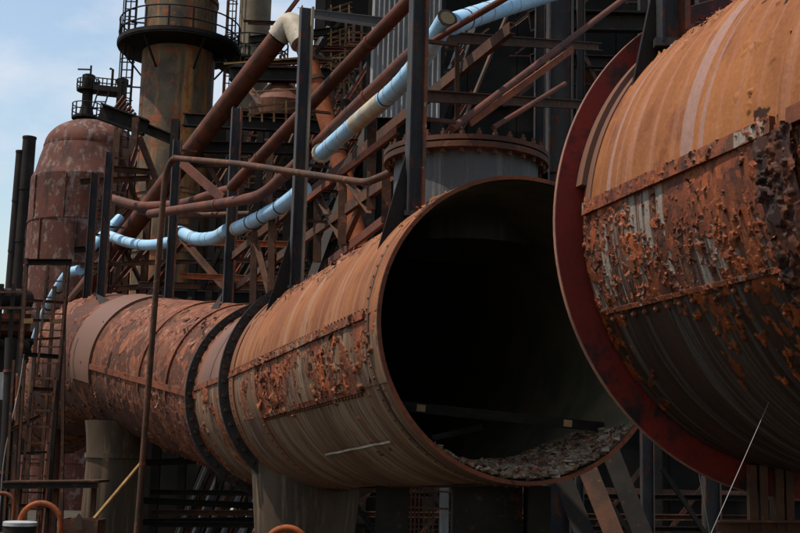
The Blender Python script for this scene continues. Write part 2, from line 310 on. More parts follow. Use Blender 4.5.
def flakes(d, zones, count, size, parent, mats, name='peeling_paint', thr=-.05, seed=1, curl=1.0, freq=1.6, weights=(5, 3, 3)):
    """thin curled scales of paint standing off the shell"""
    rnd = random.Random(seed); mb = MB(); made = 0; tries = 0
    while made < count and tries < count * 14:
        tries += 1; z = zones[rnd.randrange(len(zones))]; q = rnd.uniform(z[0], z[1]); ph = rnd.uniform(z[2], z[3])
        if mnoise.noise(Vector((q * freq + seed, ph * .026 * freq * .8, seed * 3.3))) + .5 * mnoise.noise(Vector((q * freq * 3, ph * .08 * freq, seed))) < thr + rnd.uniform(-.12, .12): continue
        made += 1; sz = size * rnd.choice((.4, .55, .7, 1, 1, 1.4)); w_, h_ = sz * rnd.uniform(.5, 1.2), sz * rnd.uniform(.6, 1.8)
        nn = d.nr(ph); tph = nrm(np.cross(d.a, nn)); th = rnd.gauss(0, .5) + (math.pi if rnd.random() < .35 else 0)
        e1 = d.a * math.cos(th) + tph * math.sin(th); e2 = -d.a * math.sin(th) + tph * math.cos(th)
        c = d.pt(q, ph, .003); cu = curl * rnd.uniform(.15, .75); vs = []
        for i in range(3):
            for j in range(4):
                y = j / 3; x = (i - 1) * .5 * (1 - .35 * y * rnd.random())
                lift = cu * (y ** 1.7) * h_ * .8 + abs(i - 1) * cu * .15 * w_ * rnd.random()
                vs.append(c + e1 * (x * w_ + rnd.uniform(-.15, .15) * w_) + e2 * ((y * (1 - .25 * cu * y)) * h_ + rnd.uniform(-.1, .1) * h_) + nn * lift)
        mb.add(vs, [[i * 4 + j, i * 4 + j + 1, (i + 1) * 4 + j + 1, (i + 1) * 4 + j] for i in range(2) for j in range(3)], None, rnd.choices(range(len(mats)), weights[:len(mats)])[0])
    o = mb.build(name, mats, parent); o['kind'] = 'stuff'; return o
def hsh(i, j, k):
    x = np.sin(i * 127.1 + j * 311.7 + k * 74.7) * 43758.5453; return x - np.floor(x)
def vnoise(x, y, k):
    i, j = np.floor(x), np.floor(y); fx, fy = x - i, y - j; fx = fx * fx * (3 - 2 * fx); fy = fy * fy * (3 - 2 * fy)
    return (hsh(i, j, k) * (1 - fx) + hsh(i + 1, j, k) * fx) * (1 - fy) + (hsh(i, j + 1, k) * (1 - fx) + hsh(i + 1, j + 1, k) * fx) * fy
def fbm(x, y, k, o=4): return sum(vnoise(x * 2 ** q, y * 2 ** q, k + q) * .5 ** q for q in range(o)) / (2 - .5 ** (o - 1))
def crust(d, s0, s1, p0, p1, mat, parent, cell=.05, res=6, keep=.6, spread=.5, lift=.5, thick=.004, freq=1.5, seed=0, name='shell_plate', fade=None, aspect=1.4, dr=0, sharp=3.2, tones=(.6, .62), bigs=.35):
    """shell plate whose paint has cracked into separate scales: each scale keeps its own thickness and tilt, missing ones show bare metal"""
    st = cell / res; ns = max(2, int((s1 - s0) / st)); rr_ = d.R((s0 + s1) / 2); npn = max(2, int(abs(rad(p1 - p0)) * rr_ / st))
    Q, PH = np.meshgrid(np.linspace(s0, s1, ns + 1), np.linspace(p0, p1, npn + 1), indexing='ij')
    vv = np.radians(PH) * rr_; wx = Q + (fbm(Q * 9 / cell * .05, vv * 9 / cell * .05, seed + 5) - .5) * cell * 1.3; wy = vv + (fbm(Q * 9 / cell * .05, vv * 9 / cell * .05, seed + 15) - .5) * cell * 1.3
    wx = wx + (vnoise(Q * 2.1 / cell, vv * 2.1 / cell, seed + 25) - .5) * cell * .7; wy = wy + (vnoise(Q * 2.1 / cell, vv * 2.1 / cell, seed + 27) - .5) * cell * .7
    def cells(cs, sd):
        cu, cv = wx / cs, wy / (cs * aspect); iu, iv = np.floor(cu), np.floor(cv); best = np.full(Q.shape, 9e9); bi = np.zeros(Q.shape); bj = np.zeros(Q.shape); dx = np.zeros(Q.shape); dy = np.zeros(Q.shape)
        for a in (-1, 0, 1):
            for b in (-1, 0, 1):
                gi, gj = iu + a, iv + b; px_, py_ = gi + hsh(gi, gj, sd + 1.3), gj + hsh(gi, gj, sd + 2.7); dd = (cu - px_) ** 2 + (cv - py_) ** 2; m_ = dd < best
                best = np.where(m_, dd, best); bi = np.where(m_, gi, bi); bj = np.where(m_, gj, bj); dx = np.where(m_, cu - px_, dx); dy = np.where(m_, cv - py_, dy)
        return bi, bj, dx, dy
    bi, bj, dx, dy = cells(cell, seed); r1, r2, r3, r4 = (hsh(bi, bj, seed + q) for q in (11.1, 12.3, 13.7, 14.9)); reg = fbm(bi * cell * freq, bj * cell * aspect * freq * .7, seed + 31, 3); cl = np.full(Q.shape, cell)
    Bi, Bj, Dx, Dy = cells(cell * 2.6, seed + 60); big = hsh(Bi, Bj, seed + 71) < bigs
    for_big = [hsh(Bi, Bj, seed + q) for q in (81.1, 82.3, 83.7, 84.9)]; regb = fbm(Bi * cell * 2.6 * freq, Bj * cell * 2.6 * aspect * freq * .7, seed + 31, 3)
    r1, r2, r3, r4 = (np.where(big, y_, x_) for x_, y_ in zip((r1, r2, r3, r4), for_big)); reg = np.where(big, regb, reg); dx = np.where(big, Dx, dx); dy = np.where(big, Dy, dy); cl = np.where(big, cell * 2.0, cl)
    kp = keep + (reg - .5) * 2.6 * spread
    if fade is not None: kp = kp + fade(Q, PH)
    paint = (r1 < kp).astype(float); loose = np.clip(1.1 - np.abs(kp - r1) * sharp, .04, 1)
    th = r2 * 6.283; tilt = lift * loose * (r3 ** 1.5); h = thick + cl * np.where(big, .6, 1) * tilt * (np.cos(th) * dx + np.sin(th) * dy * aspect + .55)
    h = np.maximum(h, .001) * paint; h = np.minimum(h, cell * .8) + dr
    low = (fbm(Q * .9, vv * .9, seed + 41, 3) - .5) * .03
    edge = np.minimum(1, np.minimum(Q - s0, s1 - Q) / .04); low = low * edge
    r = d.r0 + (d.r1 - d.r0) * Q / d.L + h + low; ca, sa = np.cos(np.radians(PH)), np.sin(np.radians(PH))
    c_, n_, u_ = d.frames(Q); W = c_ + (ca[..., None] * n_ + sa[..., None] * u_) * r[..., None] - ORG[parent.name]
    nv = npn + 1; idx = np.arange((ns + 1) * nv).reshape(ns + 1, nv); F = np.stack([idx[:-1, :-1], idx[:-1, 1:], idx[1:, 1:], idx[1:, :-1]], -1).reshape(-1, 4)
    if p1 > p0: F = F[:, ::-1]
    me = bpy.data.meshes.new(name); me.vertices.add(W.size // 3); me.vertices.foreach_set('co', W.reshape(-1)); me.loops.add(F.size); me.loops.foreach_set('vertex_index', F.reshape(-1).astype(np.int32))
    me.polygons.add(len(F)); me.polygons.foreach_set('loop_start', np.arange(0, F.size, 4, dtype=np.int32)); me.update(calc_edges=True)
    ul = me.uv_layers.new(name='UVMap'); uvv = np.stack([Q + seed * 3.1, vv], -1).reshape(-1, 2)[F.reshape(-1)]; ul.data.foreach_set('uv', uvv.reshape(-1))
    for nm, ar in (('paint', paint), ('tone', .1 * 0 + tones[0] + tones[1] * r4)):
        at = me.attributes.new(nm, 'FLOAT', 'POINT'); at.data.foreach_set('value', ar.reshape(-1).astype(np.float32))
    me.materials.append(X[mat]); o = bpy.data.objects.new(name, me); COL.objects.link(o); o.parent = parent; ORG[o.name] = ORG[parent.name]; return o
rvb = MB().lathe((0, 0, 0), ZUP, [(1, -.3), (.98, .15), (.75, .55), (.4, .78), (.0, .85)], 8)
def rivet_mesh(r, mat='rivet'):
    mb = MB(); mb.v = [(x * r, y * r, z * r) for x, y, z in rvb.v]; mb.f = rvb.f; return raw_mesh('rivet', mb, mat)
C1 = V(1.245, 11.6112, 6.30); AX = V(-.27195, .96231, 0); NX = V(.96231, .27195, 0)
CB = V(-1.04, 19.0, 6.11); CA = V(-2.0, 21.5, 6.02); CF = P(137, 363, 27.8)
near = Duct(C1, CB, 1.51, 1.62); mid = Duct(CB, CA, 1.62, 1.62); far = Duct(CA, CF, 1.6, 1.55)
main = thing('gas_main', (C1[0], C1[1] + 5, 4.6), 'long rusty gas main with a gaping cut open end and peeling paint', 'gas main')
LN = near.L
# near course: crown, side and belly plates
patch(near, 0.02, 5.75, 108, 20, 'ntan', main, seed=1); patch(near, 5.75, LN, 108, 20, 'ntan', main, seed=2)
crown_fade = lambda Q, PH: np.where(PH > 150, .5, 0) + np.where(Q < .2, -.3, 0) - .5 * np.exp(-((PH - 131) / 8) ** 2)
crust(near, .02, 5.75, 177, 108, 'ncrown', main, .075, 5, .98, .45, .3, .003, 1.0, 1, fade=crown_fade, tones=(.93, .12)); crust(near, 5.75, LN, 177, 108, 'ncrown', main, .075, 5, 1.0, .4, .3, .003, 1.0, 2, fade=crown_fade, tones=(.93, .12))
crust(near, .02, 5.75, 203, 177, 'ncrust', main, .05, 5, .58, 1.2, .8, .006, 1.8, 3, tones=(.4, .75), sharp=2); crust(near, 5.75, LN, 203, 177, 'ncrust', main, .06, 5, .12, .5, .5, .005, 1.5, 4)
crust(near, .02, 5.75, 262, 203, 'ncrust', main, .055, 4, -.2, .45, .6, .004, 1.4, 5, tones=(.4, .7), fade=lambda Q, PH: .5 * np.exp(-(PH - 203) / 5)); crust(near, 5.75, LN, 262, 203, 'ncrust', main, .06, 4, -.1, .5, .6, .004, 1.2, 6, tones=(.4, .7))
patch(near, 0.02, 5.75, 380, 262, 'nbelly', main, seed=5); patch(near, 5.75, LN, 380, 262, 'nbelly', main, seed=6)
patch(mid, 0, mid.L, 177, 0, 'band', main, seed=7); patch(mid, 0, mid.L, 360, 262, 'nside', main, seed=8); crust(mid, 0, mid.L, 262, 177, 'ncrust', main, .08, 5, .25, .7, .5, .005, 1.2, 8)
st1 = strap(near, .4, 7.6, 177, 3.0, .03, 'strap', main, cm='ncrust', cell=.045); st2 = strap(near, .85, 5.75, 203, 2.4, .02, 'strap', main, cm='ncrust', cell=.04); strap(mid, .05, mid.L - .05, 177, 3, .03, 'strap', main)
st3 = girth(near, 5.68, 5.86, -.005, .014, 'nside', main, 'girth_strap', 176, 300); st4 = girth(near, 7.3, 7.62, -.005, .02, 'nside', main, 'girth_strap', 110, 300)
st5 = girth(near, .28, .32, -.01, .012, 'nbelly', main, 'girth_strap', 90, 330)
girth(near, 0, .03, -.035, .006, 'strap', main, 'cut_rim')
fbm_ = MB(); fbm_.tube([(0, 0, -.02), (0, 0, .05)], .03, 6); fbo = raw_mesh('bolt', fbm_, 'dstrap', False)
for d_, q in ((near, LN - .04), (mid, mid.L - .04)):
    fr_ = girth(d_, q, q + .08, -.02, .16, 'flange', main, 'flange_ring')
    for i in range(48): instance('bolt', fbo, fr_, d_.pt(q, i * 7.5, .085), -d_.a)
lin = MB(); patch(near, .03, LN + .06, 360, 0, 'soot', None, dr=-.04, mb=lin, dents=0, ns=20); lin.build('sooty_lining', 'soot', main, True); lin = MB(); patch(mid, -.2, mid.L, 360, 0, 'soot', None, dr=-.05, mb=lin, dents=0, ns=6); lin.lathe(CA, far.a, [(0, 0), (1.56, 0)], 40); lin.uv = [u if u is not None else [(0, 0)] * 4 for u in lin.uv]; lin.build('sooty_lining', 'soot', main, True)
# far course rising away to the bend
for (q0, q1, sd_) in ((0, 3.0, 9), (3.0, far.L - .9, 10)):
    patch(far, q0, q1, 95, 0, 'ftop', main, seed=sd_); crust(far, q0, q1, 180, 95, 'fcrust', main, .075, 4, .62, .8, .22, .005, .9, sd_); crust(far, q0, q1, 270, 180, 'fcrust', main, .075, 4, .35, .8, .4, .006, .9, sd_ + 5); patch(far, q0, q1, 360, 270, 'fside', main, seed=sd_ + 2)
strap(far, .1, far.L - 1.0, 182, 4, .04, 'strap', main)
for q in (1.6, 3.05): girth(far, q, q + .07, -.01, .035, 'strap', main, 'girth_strap', 60, 190)
girth(far, far.L - 1.45, far.L - .1, .0, .055, 'band', main, 'smooth_band', 45, 195)
fs0 = far.L - .9
far2 = Duct(far.pt(fs0, 0) - far.nr(0) * far.R(fs0), CF, 1.55, 1.55)
patch(far2, 0, far2.L, 360, 265, 'fside', main, seed=13); patch(far2, 0, far2.L, 95, 0, 'fside', main, seed=13); crust(far2, 0, far2.L, 265, 95, 'fcrust', main, .08, 4, .3, .8, .6, .01, .9, 17)
CE = CF + far.a * 2.6; CG = P(60, 410, 43.0)
el = [CF - far.a * .2] + rounded([CF, CE, CG], 2.4, 10)[0:1] + rounded([CF, CE, CG], 2.4, 10)[1:]
bend = PathDuct(el, 1.55)
crust(bend, 0, bend.L, 360, 0, 'fcrust', main, .10, 4, .35, .8, .6, .012, .8, 18, 'bend_shell')
# loose curled scales standing off the shell
flakes(near, [(.5, 5.6, 178, 202)], 220, .05, main, ['fl1', 'fl2'], seed=3, thr=.1)
flakes(near, [(.1, 7.5, 120, 145)], 90, .055, main, ['fl2', 'fl4'], seed=6, thr=.12, freq=1.1)
flakes(far, [(.1, far.L - 1, 178, 262)], 260, .07, main, ['fl1', 'fl2', 'fl4'], seed=11, thr=.05)
flakes(far, [(.1, far.L - 1, 118, 150)], 120, .07, main, ['fl2', 'fl4'], seed=12, thr=.05)
rm1 = rivet_mesh(.02)
for i in range(34):
    ph = 150 + i * 4.2; instance('rivet', rm1, st5, near.pt(.34, ph, .008), near.nr(ph))
for i in range(40):
    q = .95 + i * .12; instance('rivet', rm1, st2, near.pt(q, 205.2, .004), near.nr(205))
for i in range(54): instance('rivet', rm1, st1, near.pt(.5 + i * .13, 174.4, .002), near.nr(174))
for i in range(22): instance('rivet', rm1, st3, near.pt(5.77, 208 + i * 4, .014), near.nr(208 + i * 4))
for i in range(22): instance('rivet', rm1, st4, near.pt(7.45, 180 + i * 4, .02), near.nr(180 + i * 4))

mb = MB(); vs = []
for i in range(10):
    q = .95 + 2.8 * i / 9
    for p_, r_ in ((226.4, .004), (225.4, .004)): vs.append(near.pt(q, p_ + .15 * math.sin(i * 2.1) + (q - 1) * .9, r_ + .012))
mb.add(vs, [[i * 2, i * 2 + 1, i * 2 + 3, i * 2 + 2] for i in range(9)]); mb.build('chalk_line', 'chalk', main)
# ------------------------------------------------------------------ the near right section
C2 = V(1.2702, 11.6112, 6.2683) - AX * 4.40 + V(-.036, -.01, .147)
right = Duct(C2 + AX * 0, C2 - AX * 16, 1.43, 1.43)
# here s runs towards the camera, and the angle is mirrored: the camera's side is 0 degrees
rmain = thing('gas_main_section', (C2[0] + 2, C2[1] - 6, 4.9), 'near rusty gas main section with dark red flange and tan painted crown', 'gas main')
JT = 2.05
rfade = lambda Q, PH: np.where(PH < 34, .32, 0) - .72 * np.exp(-((PH - 50) / 8) ** 2)
for (a, b, sd_) in ((.06, JT, 21), (JT, 5.2, 22), (5.2, 16, 23)):
    if sd_ < 23:
        e_ = b if sd_ == 21 else JT + 1.6
        patch(right, a, b, 78, 170, 'tan', rmain, seed=sd_); crust(right, a, e_, 2.2, 78, 'rcrown', rmain, .038, 5, 1.0, .55, .6, .002, 1.6, sd_, fade=rfade, tones=(.95, .08))
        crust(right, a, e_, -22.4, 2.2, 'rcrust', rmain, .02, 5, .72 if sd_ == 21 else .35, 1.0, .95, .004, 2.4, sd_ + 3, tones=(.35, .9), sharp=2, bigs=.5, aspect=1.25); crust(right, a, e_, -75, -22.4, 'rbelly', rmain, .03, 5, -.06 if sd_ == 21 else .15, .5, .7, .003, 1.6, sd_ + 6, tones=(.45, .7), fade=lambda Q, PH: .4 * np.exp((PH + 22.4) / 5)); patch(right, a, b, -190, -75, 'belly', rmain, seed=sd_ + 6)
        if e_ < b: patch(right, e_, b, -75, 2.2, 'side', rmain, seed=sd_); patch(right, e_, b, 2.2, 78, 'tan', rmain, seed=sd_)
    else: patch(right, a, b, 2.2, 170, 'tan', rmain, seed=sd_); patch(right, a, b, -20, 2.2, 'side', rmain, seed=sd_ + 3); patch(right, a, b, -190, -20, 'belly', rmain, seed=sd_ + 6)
girth(right, -.015, .015, -.03, .156, 'red', rmain, 'flange_ring')
girth(right, .0155, .10, .0, .045, 'band', rmain, 'flange_angle', 8, 170); girth(right, -.015, .015, .1565, .162, 'paler', rmain, 'lit_flange_rim'); girth(right, .10, .17, -.002, .012, 'band', rmain, 'flange_angle', 4, 170)  # the pale ring is added as the flange's sunlit edge
strap(right, .1, JT - .02, 2.2, 3.0, .03, 'strap', rmain, cm='rcrust', cell=.022); strap(right, JT + .1, 6, 2.2, 3.0, .03, 'strap', rmain); st6 = strap(right, .14, JT - .05, -22.4, 1.0, .016, 'strap', rmain, cm='rcrust', cell=.018)
st7 = girth(right, JT - .06, JT + .1, -.01, .02, 'side', rmain, 'girth_strap', -150, 0)
lin = MB(); patch(right, .0, 15.9, 360, 0, 'soot', None, dr=-.04, mb=lin, dents=0, ns=20); lin.build('sooty_lining', 'soot', rmain, True)
rm2 = rivet_mesh(.019); rm3 = rivet_mesh(.014)
for i in range(15): instance('rivet', rm2, st6, right.pt(.2 + i * .128, -24.4, .004), right.nr(-24))
for i in range(30):
    for k in (-.03, .07): instance('rivet', rm3, st7, right.pt(JT + k, -100 + i * 3.4 + (1.7 if k > 0 else 0), .018), right.nr(-100 + i * 3.4))
flakes(right, [(.12, JT, -21, 0)], 240, .02, rmain, ['fl1', 'fl2'], seed=31, thr=-.05, freq=2.2, curl=1.2)
crust(right, JT - .13, JT + .15, -75, 1, 'rcrust', rmain, .036, 6, 1.25, .4, 1.7, .010, 2, 44, 'joint_crust', dr=.016, tones=(.1, .42), sharp=.7)
flakes(right, [(JT - .14, JT + .16, -70, 0)], 120, .026, rmain, ['fl2', 'fl1'], seed=34, thr=-1, curl=1.4)
flakes(right, [(.1, 2, 40, 60)], 70, .035, rmain, ['fl2', 'fl4'], seed=38, thr=.02, freq=1.2, weights=(6, 2))
# ------------------------------------------------------------------ debris, board and bars in the cut mouth
dm = MB(); rnd = random.Random(4)
def bed(q, x):           # height of the ash bed above the shell's lowest line
    return .04 + .13 * min(1, q / 1.3) + .05 * mnoise.noise(Vector((q * 2.2, x * 2.2, 5))) + .05 * mnoise.noise(Vector((q * 7, x * 7, 1)))
nq, nx = 22, 40; vs = []
for i in range(nq + 1):
    q = .04 + 1.5 * i / nq
    for j in range(nx + 1):
        ph = 238 + (322 - 238) * j / nx; b = near.pt(q, ph, -.042); k = 1 - abs(j / nx * 2 - 1) ** 3
        vs.append(b + near.nr(ph) * -(max(0, bed(q, b[0])) * k * (.25 + .75 * min(1, q / .3))))
dm.add(vs, [[i * (nx + 1) + j, i * (nx + 1) + j + 1, (i + 1) * (nx + 1) + j + 1, (i + 1) * (nx + 1) + j] for i in range(nq) for j in range(nx)])
for _ in range(6500):
    q = .05 + 1.3 * rnd.random() ** 1.5; ph = rnd.triangular(230, 322, 272); k = 1 - abs((ph - 280) / 42) ** 3; b = near.pt(q, ph, -.05)
    b = b - near.nr(ph) * (max(0, bed(q, b[0])) * max(0, k) * (.25 + .75 * min(1, q / .3)) + .01); sz = rnd.choice((.006, .009, .012, .016, .02, .028, .04, .07 if rnd.random() < .3 else .02)); e1 = nrm([rnd.gauss(0, 1), rnd.gauss(0, 1), rnd.gauss(0, .3)]); e2 = nrm(np.cross(e1, [rnd.gauss(0, .3), rnd.gauss(0, .3), 1])); n3 = np.cross(e1, e2) * rnd.uniform(.006, .016)
    q4 = [b + e1 * sz * rnd.uniform(.5, 1) * sx_ + e2 * sz * rnd.uniform(.35, .8) * sy_ for sx_, sy_ in ((-1, -1), (1, -1), (1, 1), (-1, 1))]
    dm.add([p - n3 for p in q4] + [p + n3 for p in q4], [[3, 2, 1, 0], [4, 5, 6, 7], [0, 1, 5, 4], [1, 2, 6, 5], [2, 3, 7, 6], [3, 0, 4, 7]], None, rnd.choices((0, 1, 2, 3), (8, 2, 1, 4))[0])
tag(dm.build('debris', ['debris', 'fl3', 'fl1', 'darkr']), 'ash and broken paint scale heaped in the open mouth of the gas main', 'debris', kind='stuff')
b0, b1 = near.pt(.9, 214, -.05), near.pt(1.0, 330, -.05)
b0, b1 = P(400, 406, 12.3), P(603, 427, 12.6)
bt = thing('board', (b0 + b1) / 2, 'dark board wedged across the open mouth of the gas main', 'board')
MB().bar(b0, b1, .05, .10).build('plank', 'wood', bt)
for fr in (.1, .82):
    c = b0 + (b1 - b0) * fr; t_ = nrm(b1 - b0); MB().bar(c - t_ * .045, c + t_ * .045, .06, .07).build('pale_patch', 'woodpale', bt)
c0, c1 = P(432, 440, 12.2), P(482, 429, 13.0)
tag(MB().angle(c0, c1, .05).build('angle_iron', 'dark'), 'short loose angle iron lying in the debris inside the open main', 'iron bar')
# ------------------------------------------------------------------ posts standing on the shell
def post(base, ztop, wd, label, saddle=None, mat='post', group='steel posts standing on the gas main', lean=0, edge='postr'):
    base = np.asarray(base, float); top = V(base[0] + lean, base[1], ztop)
    t = thing('steel_post', base, label, 'post', group)
    e = nrm(V(AX[0], AX[1], 0)); h = wd / 2
    nside = V(e[1], -e[0], 0)
    MB().bar(base - e * 0, top, wd * .1, wd * .84, up=e).build('web', mat, t) if False else None
    # web across the axis, one flange each side of it
    MB().prof(base, top, [(-h + wd * .1, -.008), (h - wd * .1, -.008), (h - wd * .1, .008), (-h + wd * .1, .008)], up=e).build('web', mat, t)
    for sg in (-1, 1):
        MB().bar(base + nside * sg * (h - wd * .05) * 1, top + nside * sg * (h - wd * .05), wd * (.2 if sg > 0 else .09), wd, up=e).build('flange', edge if sg > 0 else mat, t)
    MB().bar(base + V(0, 0, -.03), base + V(0, 0, .02), wd * 1.15, wd * 1.15).build('base_plate', mat, t)
    for zb_ in np.arange(base[2] + 1.0, ztop - .1, .85):
        bk = MB().angle(V(base[0], base[1], zb_) + nside * (h + .0), V(base[0], base[1], zb_) + nside * (h + .35), .05).build('pipe_bracket', 'darkr', t)
    if saddle:
        d, q, pa, pb, hh = saddle
        arc = [d.pt(q, pa + (pb - pa) * k / 8, -.01) for k in range(9)]
        MB().plate(arc + [base - nside * h * (1 if True else 0) + V(0, 0, hh) - nside * .02, base - nside * (h + .02) + V(0, 0, .0)][:1], .025).build('gusset', 'dark', t)
    return t
p420 = near.pt(.8, 127, .0); p303 = near.pt(6.6, 123, 0)
post(p420, 14.5, .17, 'rust edged steel post on the gas main beside its open mouth', (near, .8, 150, 130, .62))
post(p303, P(303, 8, p303[1])[2], .19, 'dark steel post with pale edge on the gas main behind its peeling side', (near, 6.6, 146, 126, .75), edge='litedge')
p650 = right.pt(.2, 49, 0)
post(p650, 12.5, .18, 'dark steel post on the near gas main section by the red flange', (right, .2, 33, 47, .34))
p232 = P(227, 309, 23.6); p170 = P(168, 308, 26.2); p107 = P(100, 304, 28.3); p88 = P(86, 310, 29.0)
post(p232, P(236, 108, 23.6)[2], .2, 'tall narrow steel post on the gas main just beyond its black flange rings', (far, 1.6, 132, 118, .3))
post(p170, P(176, 140, 26.2)[2], .19, 'steel post on the rising gas main beside the thin bent vent pipe', (far, 4.3, 130, 118, .25))
post(p107, P(106, 152, 28.3)[2], .2, 'steel post on the gas main bend, right one of the close pair', (far2, .9, 130, 118, .25))
post(p88, P(92, 173, 29.0)[2], .2, 'steel post on the gas main bend, left one of the close pair', None)
# small triangular fins left on the crown
for k, (px, py, D) in enumerate(((187, 308, 25.2), (148, 300, 26.8))):
    b = P(px, py, D); tag(MB().plate([b + V(-.18, 0, -.12), b + V(.16, 0, -.12), b + V(.08, 0, .24), b + V(.02, 0, .24)], .03).build('crown_fin', 'flange'), ('small dark triangular fin plate on the gas main crown nearer the black rings', 'small dark triangular fin plate on the gas main crown nearer the bend')[k], 'fin plate', 'fin plates on the main')
# ------------------------------------------------------------------ pipes
def pipe(name, label, path, r, mat, bands=(), group=None, rr=.5, n=12, bmat='strap', cat='pipe', bw=.06, br=1.12, segs=()):
    pts = rounded(path, rr) if len(path) > 2 else [np.asarray(p, float) for p in path]
    pts2 = []
    for i in range(len(pts) - 1):
        k = max(1, int(np.linalg.norm(pts[i + 1] - pts[i]) / 1.0)); pts2 += [pts[i] + (pts[i + 1] - pts[i]) * j / k for j in range(k)]
    pts2.append(pts[-1]); pts = pts2
    lo = min(pts, key=lambda p: p[2]); t = thing(name, lo, label, cat, group)
    MB().tube(pts, r, n).build('tube', mat, t, True, sharp=50)
    for b in bands:
        c, d = along(pts, b); MB().tube([c - d * bw / 2, c + d * bw / 2], r * br, n).build('coupling', bmat, t, True, sharp=50)
    if mat == 'blue':
        tot = sum(np.linalg.norm(pts[i + 1] - pts[i]) for i in range(len(pts) - 1)); k = max(2, int(tot / .8)); rb_ = random.Random(int(tot * 1000))
        for i in range(k):
            c, d = along(pts, (i + rb_.uniform(.25, .75)) / k); MB().tube([c - d * .012, c + d * .012], r * 1.05, n).build('strap', rb_.choice(('blue', 'cream', 'blue', 'blue', 'dark')), t, True, sharp=50)
    for (a, b, m_) in segs:
        ps = [along(pts, a + (b - a) * k / 6)[0] for k in range(7)]; MB().tube(ps, r * 1.04, n).build('wrap', m_, t, True, sharp=50)
    return t
# blue lagged line above the main
bp = [P(447, 19, 12.6), P(425, 55, 13.2), P(400, 86, 14.2), P(362, 118, 15.7), P(322, 153, 17.4)]
t = pipe('lagged_pipe', 'pale blue lagged pipe with a cream length and an open end by the rusty post', bp, .115, 'blue', (.1, .2, .33, .40, .62, .72, .80, .9), bmat='cream', bw=.022, br=1.04, segs=((.46, .70, 'cream'),), n=18)
c, d = along(bp, 0); MB().lathe(c - d * .012, -d, [(.115, 0), (.118, .004), (.085, .005), (.08, -.004)], 18).build('open_end', 'dark', t); MB().lathe(c - d * .02, d, [(.0, 0), (.085, 0)], 18).build('bore_shade', 'soot', t)  # flat dark disc paints the shade inside the open end
c, d = along(bp, 1); MB().tube([c - d * .03, c + d * .05], .15, 14).build('end_flange', 'cream', t)
pipe('lagged_pipe', 'pale blue lagged pipe running up to the right over the cross beams', [P(452, 24, 12.8), P(500, 8, 14.3), P(600, -22, 17.5)], .125, 'blue', (.12, .38, .62), bmat='white', bw=.025, br=1.04, n=18)
pipe('lagged_pipe', 'pale blue lagged pipe sagging between the two middle posts', [P(304, 189, 18.7), P(282, 206, 19.8), P(258, 219, 21.2), P(236, 229, 22.6)], .13, 'blue', (.3, .55, .75), bmat='dark', bw=.03, br=1.08, segs=((.955, 1.0, 'cream'),), rr=2, n=16)
pipe('lagged_pipe', 'pale blue lagged pipe drooping in a shallow curve left of the middle post', [P(228, 230, 23.6), P(216, 238, 24.2), P(196, 240, 25.4), P(178, 231, 26.6)], .14, 'blue', (.3, .6), bmat='blue', bw=.03, br=1.06, rr=1.2, n=16)
pipe('lagged_pipe', 'pale blue lagged pipe between the vent pipe and the close pair of posts', [P(172, 242, 26.8), P(150, 246, 27.8), P(128, 243, 29), P(110, 236, 30)], .13, 'blue', (.5,), bmat='blue', bw=.03, br=1.06, rr=1, n=14)
pipe('lagged_pipe', 'short blue lagged pipe rising steeply behind the close pair of posts', [P(90, 249, 31), P(120, 218, 32)], .13, 'blue', (.5,), bmat='dark', n=12)
pipe('lagged_pipe', 'blue lagged pipe stepping down through the access tower', [P(80, 270, 32), P(68, 273, 32.5), P(56, 291, 33.5), P(44, 315, 35), P(36, 338, 36)], .14, 'blue', (.35, .6), bmat='dark', rr=.5, n=12)
# rusty lines above the main
pipe('rusty_pipe', 'upper straight brown pipe climbing to the right behind the posts', [P(420, -10, 15.6), P(312, 103, 18.4), P(232, 187, 21.6)], .105, 'brown', (.2, .5, .8), rr=3)
pipe('rusty_pipe', 'brown pipe climbing over the blue pipe and bending level by the middle post', [P(430, 41, 13.7), P(412, 54, 14.2), P(298, 163, 18.6), P(262, 196, 20.4), P(226, 203, 22.2), P(150, 214, 26.2)], .10, 'brown', (.15, .42, .7), rr=.6)
pipe('rusty_pipe', 'brown level pipe with a dip beside the stack foot', [P(240, 188, 25), P(222, 192, 25.5), P(182, 205, 26.8), P(140, 207, 28.5), P(112, 199, 30)], .12, 'brown', (.5,), rr=.5)
pipe('rusty_pipe', 'lower dark level pipe behind the blue droop', [P(250, 214, 26), P(180, 216, 27), P(140, 212, 29)], .07, 'darkr')
pipe('rusty_pipe', 'small open ended brown pipe sloping above the bolted nozzle flange', [P(565, 84, 15.8), P(493, 128, 14.4)], .035, 'brown', ())
pipe('rusty_pipe', 'thin brown pipe sloping from the nozzle flange up past the dark columns', [P(452, 129, 13.4), P(600, 17, 16.5), P(660, -28, 17.7)], .045, 'brown', (), rr=3)
pipe('rusty_pipe', 'thin brown pipe crossing over the blue pipe near its open end', [P(516, -8, 11.5), P(446, 33, 12.6), P(432, 42, 12.75)], .035, 'brown', (), rr=1)
tag(MB().bar(P(470, 123, 13.8), P(573, 49, 16.0), .02, .09).build('flat_bar', 'orange'), 'flat orange rusty bar sloping beneath the thin brown pipe', 'flat bar')
# the thin bent vent pipe in front of the main
pv = [P(137, 533, 20.0) * 1.0]; pv[0] = V(pv[0][0] - .1, 20.0, 0)
pipe('vent_pipe', 'thin bent vent pipe rising before the main and running level across the posts', [V(P(134, 533, 20)[0] - .35, 20, 0), P(137, 533, 20), P(165, 176, 19.5), P(172, 158, 19.4), P(240, 164, 17.6), P(366, 183, 15.2), P(383, 176, 14.9), P(400, 168, 14.6)], .05, 'darkr', (.3, .62), rr=.22, n=10)
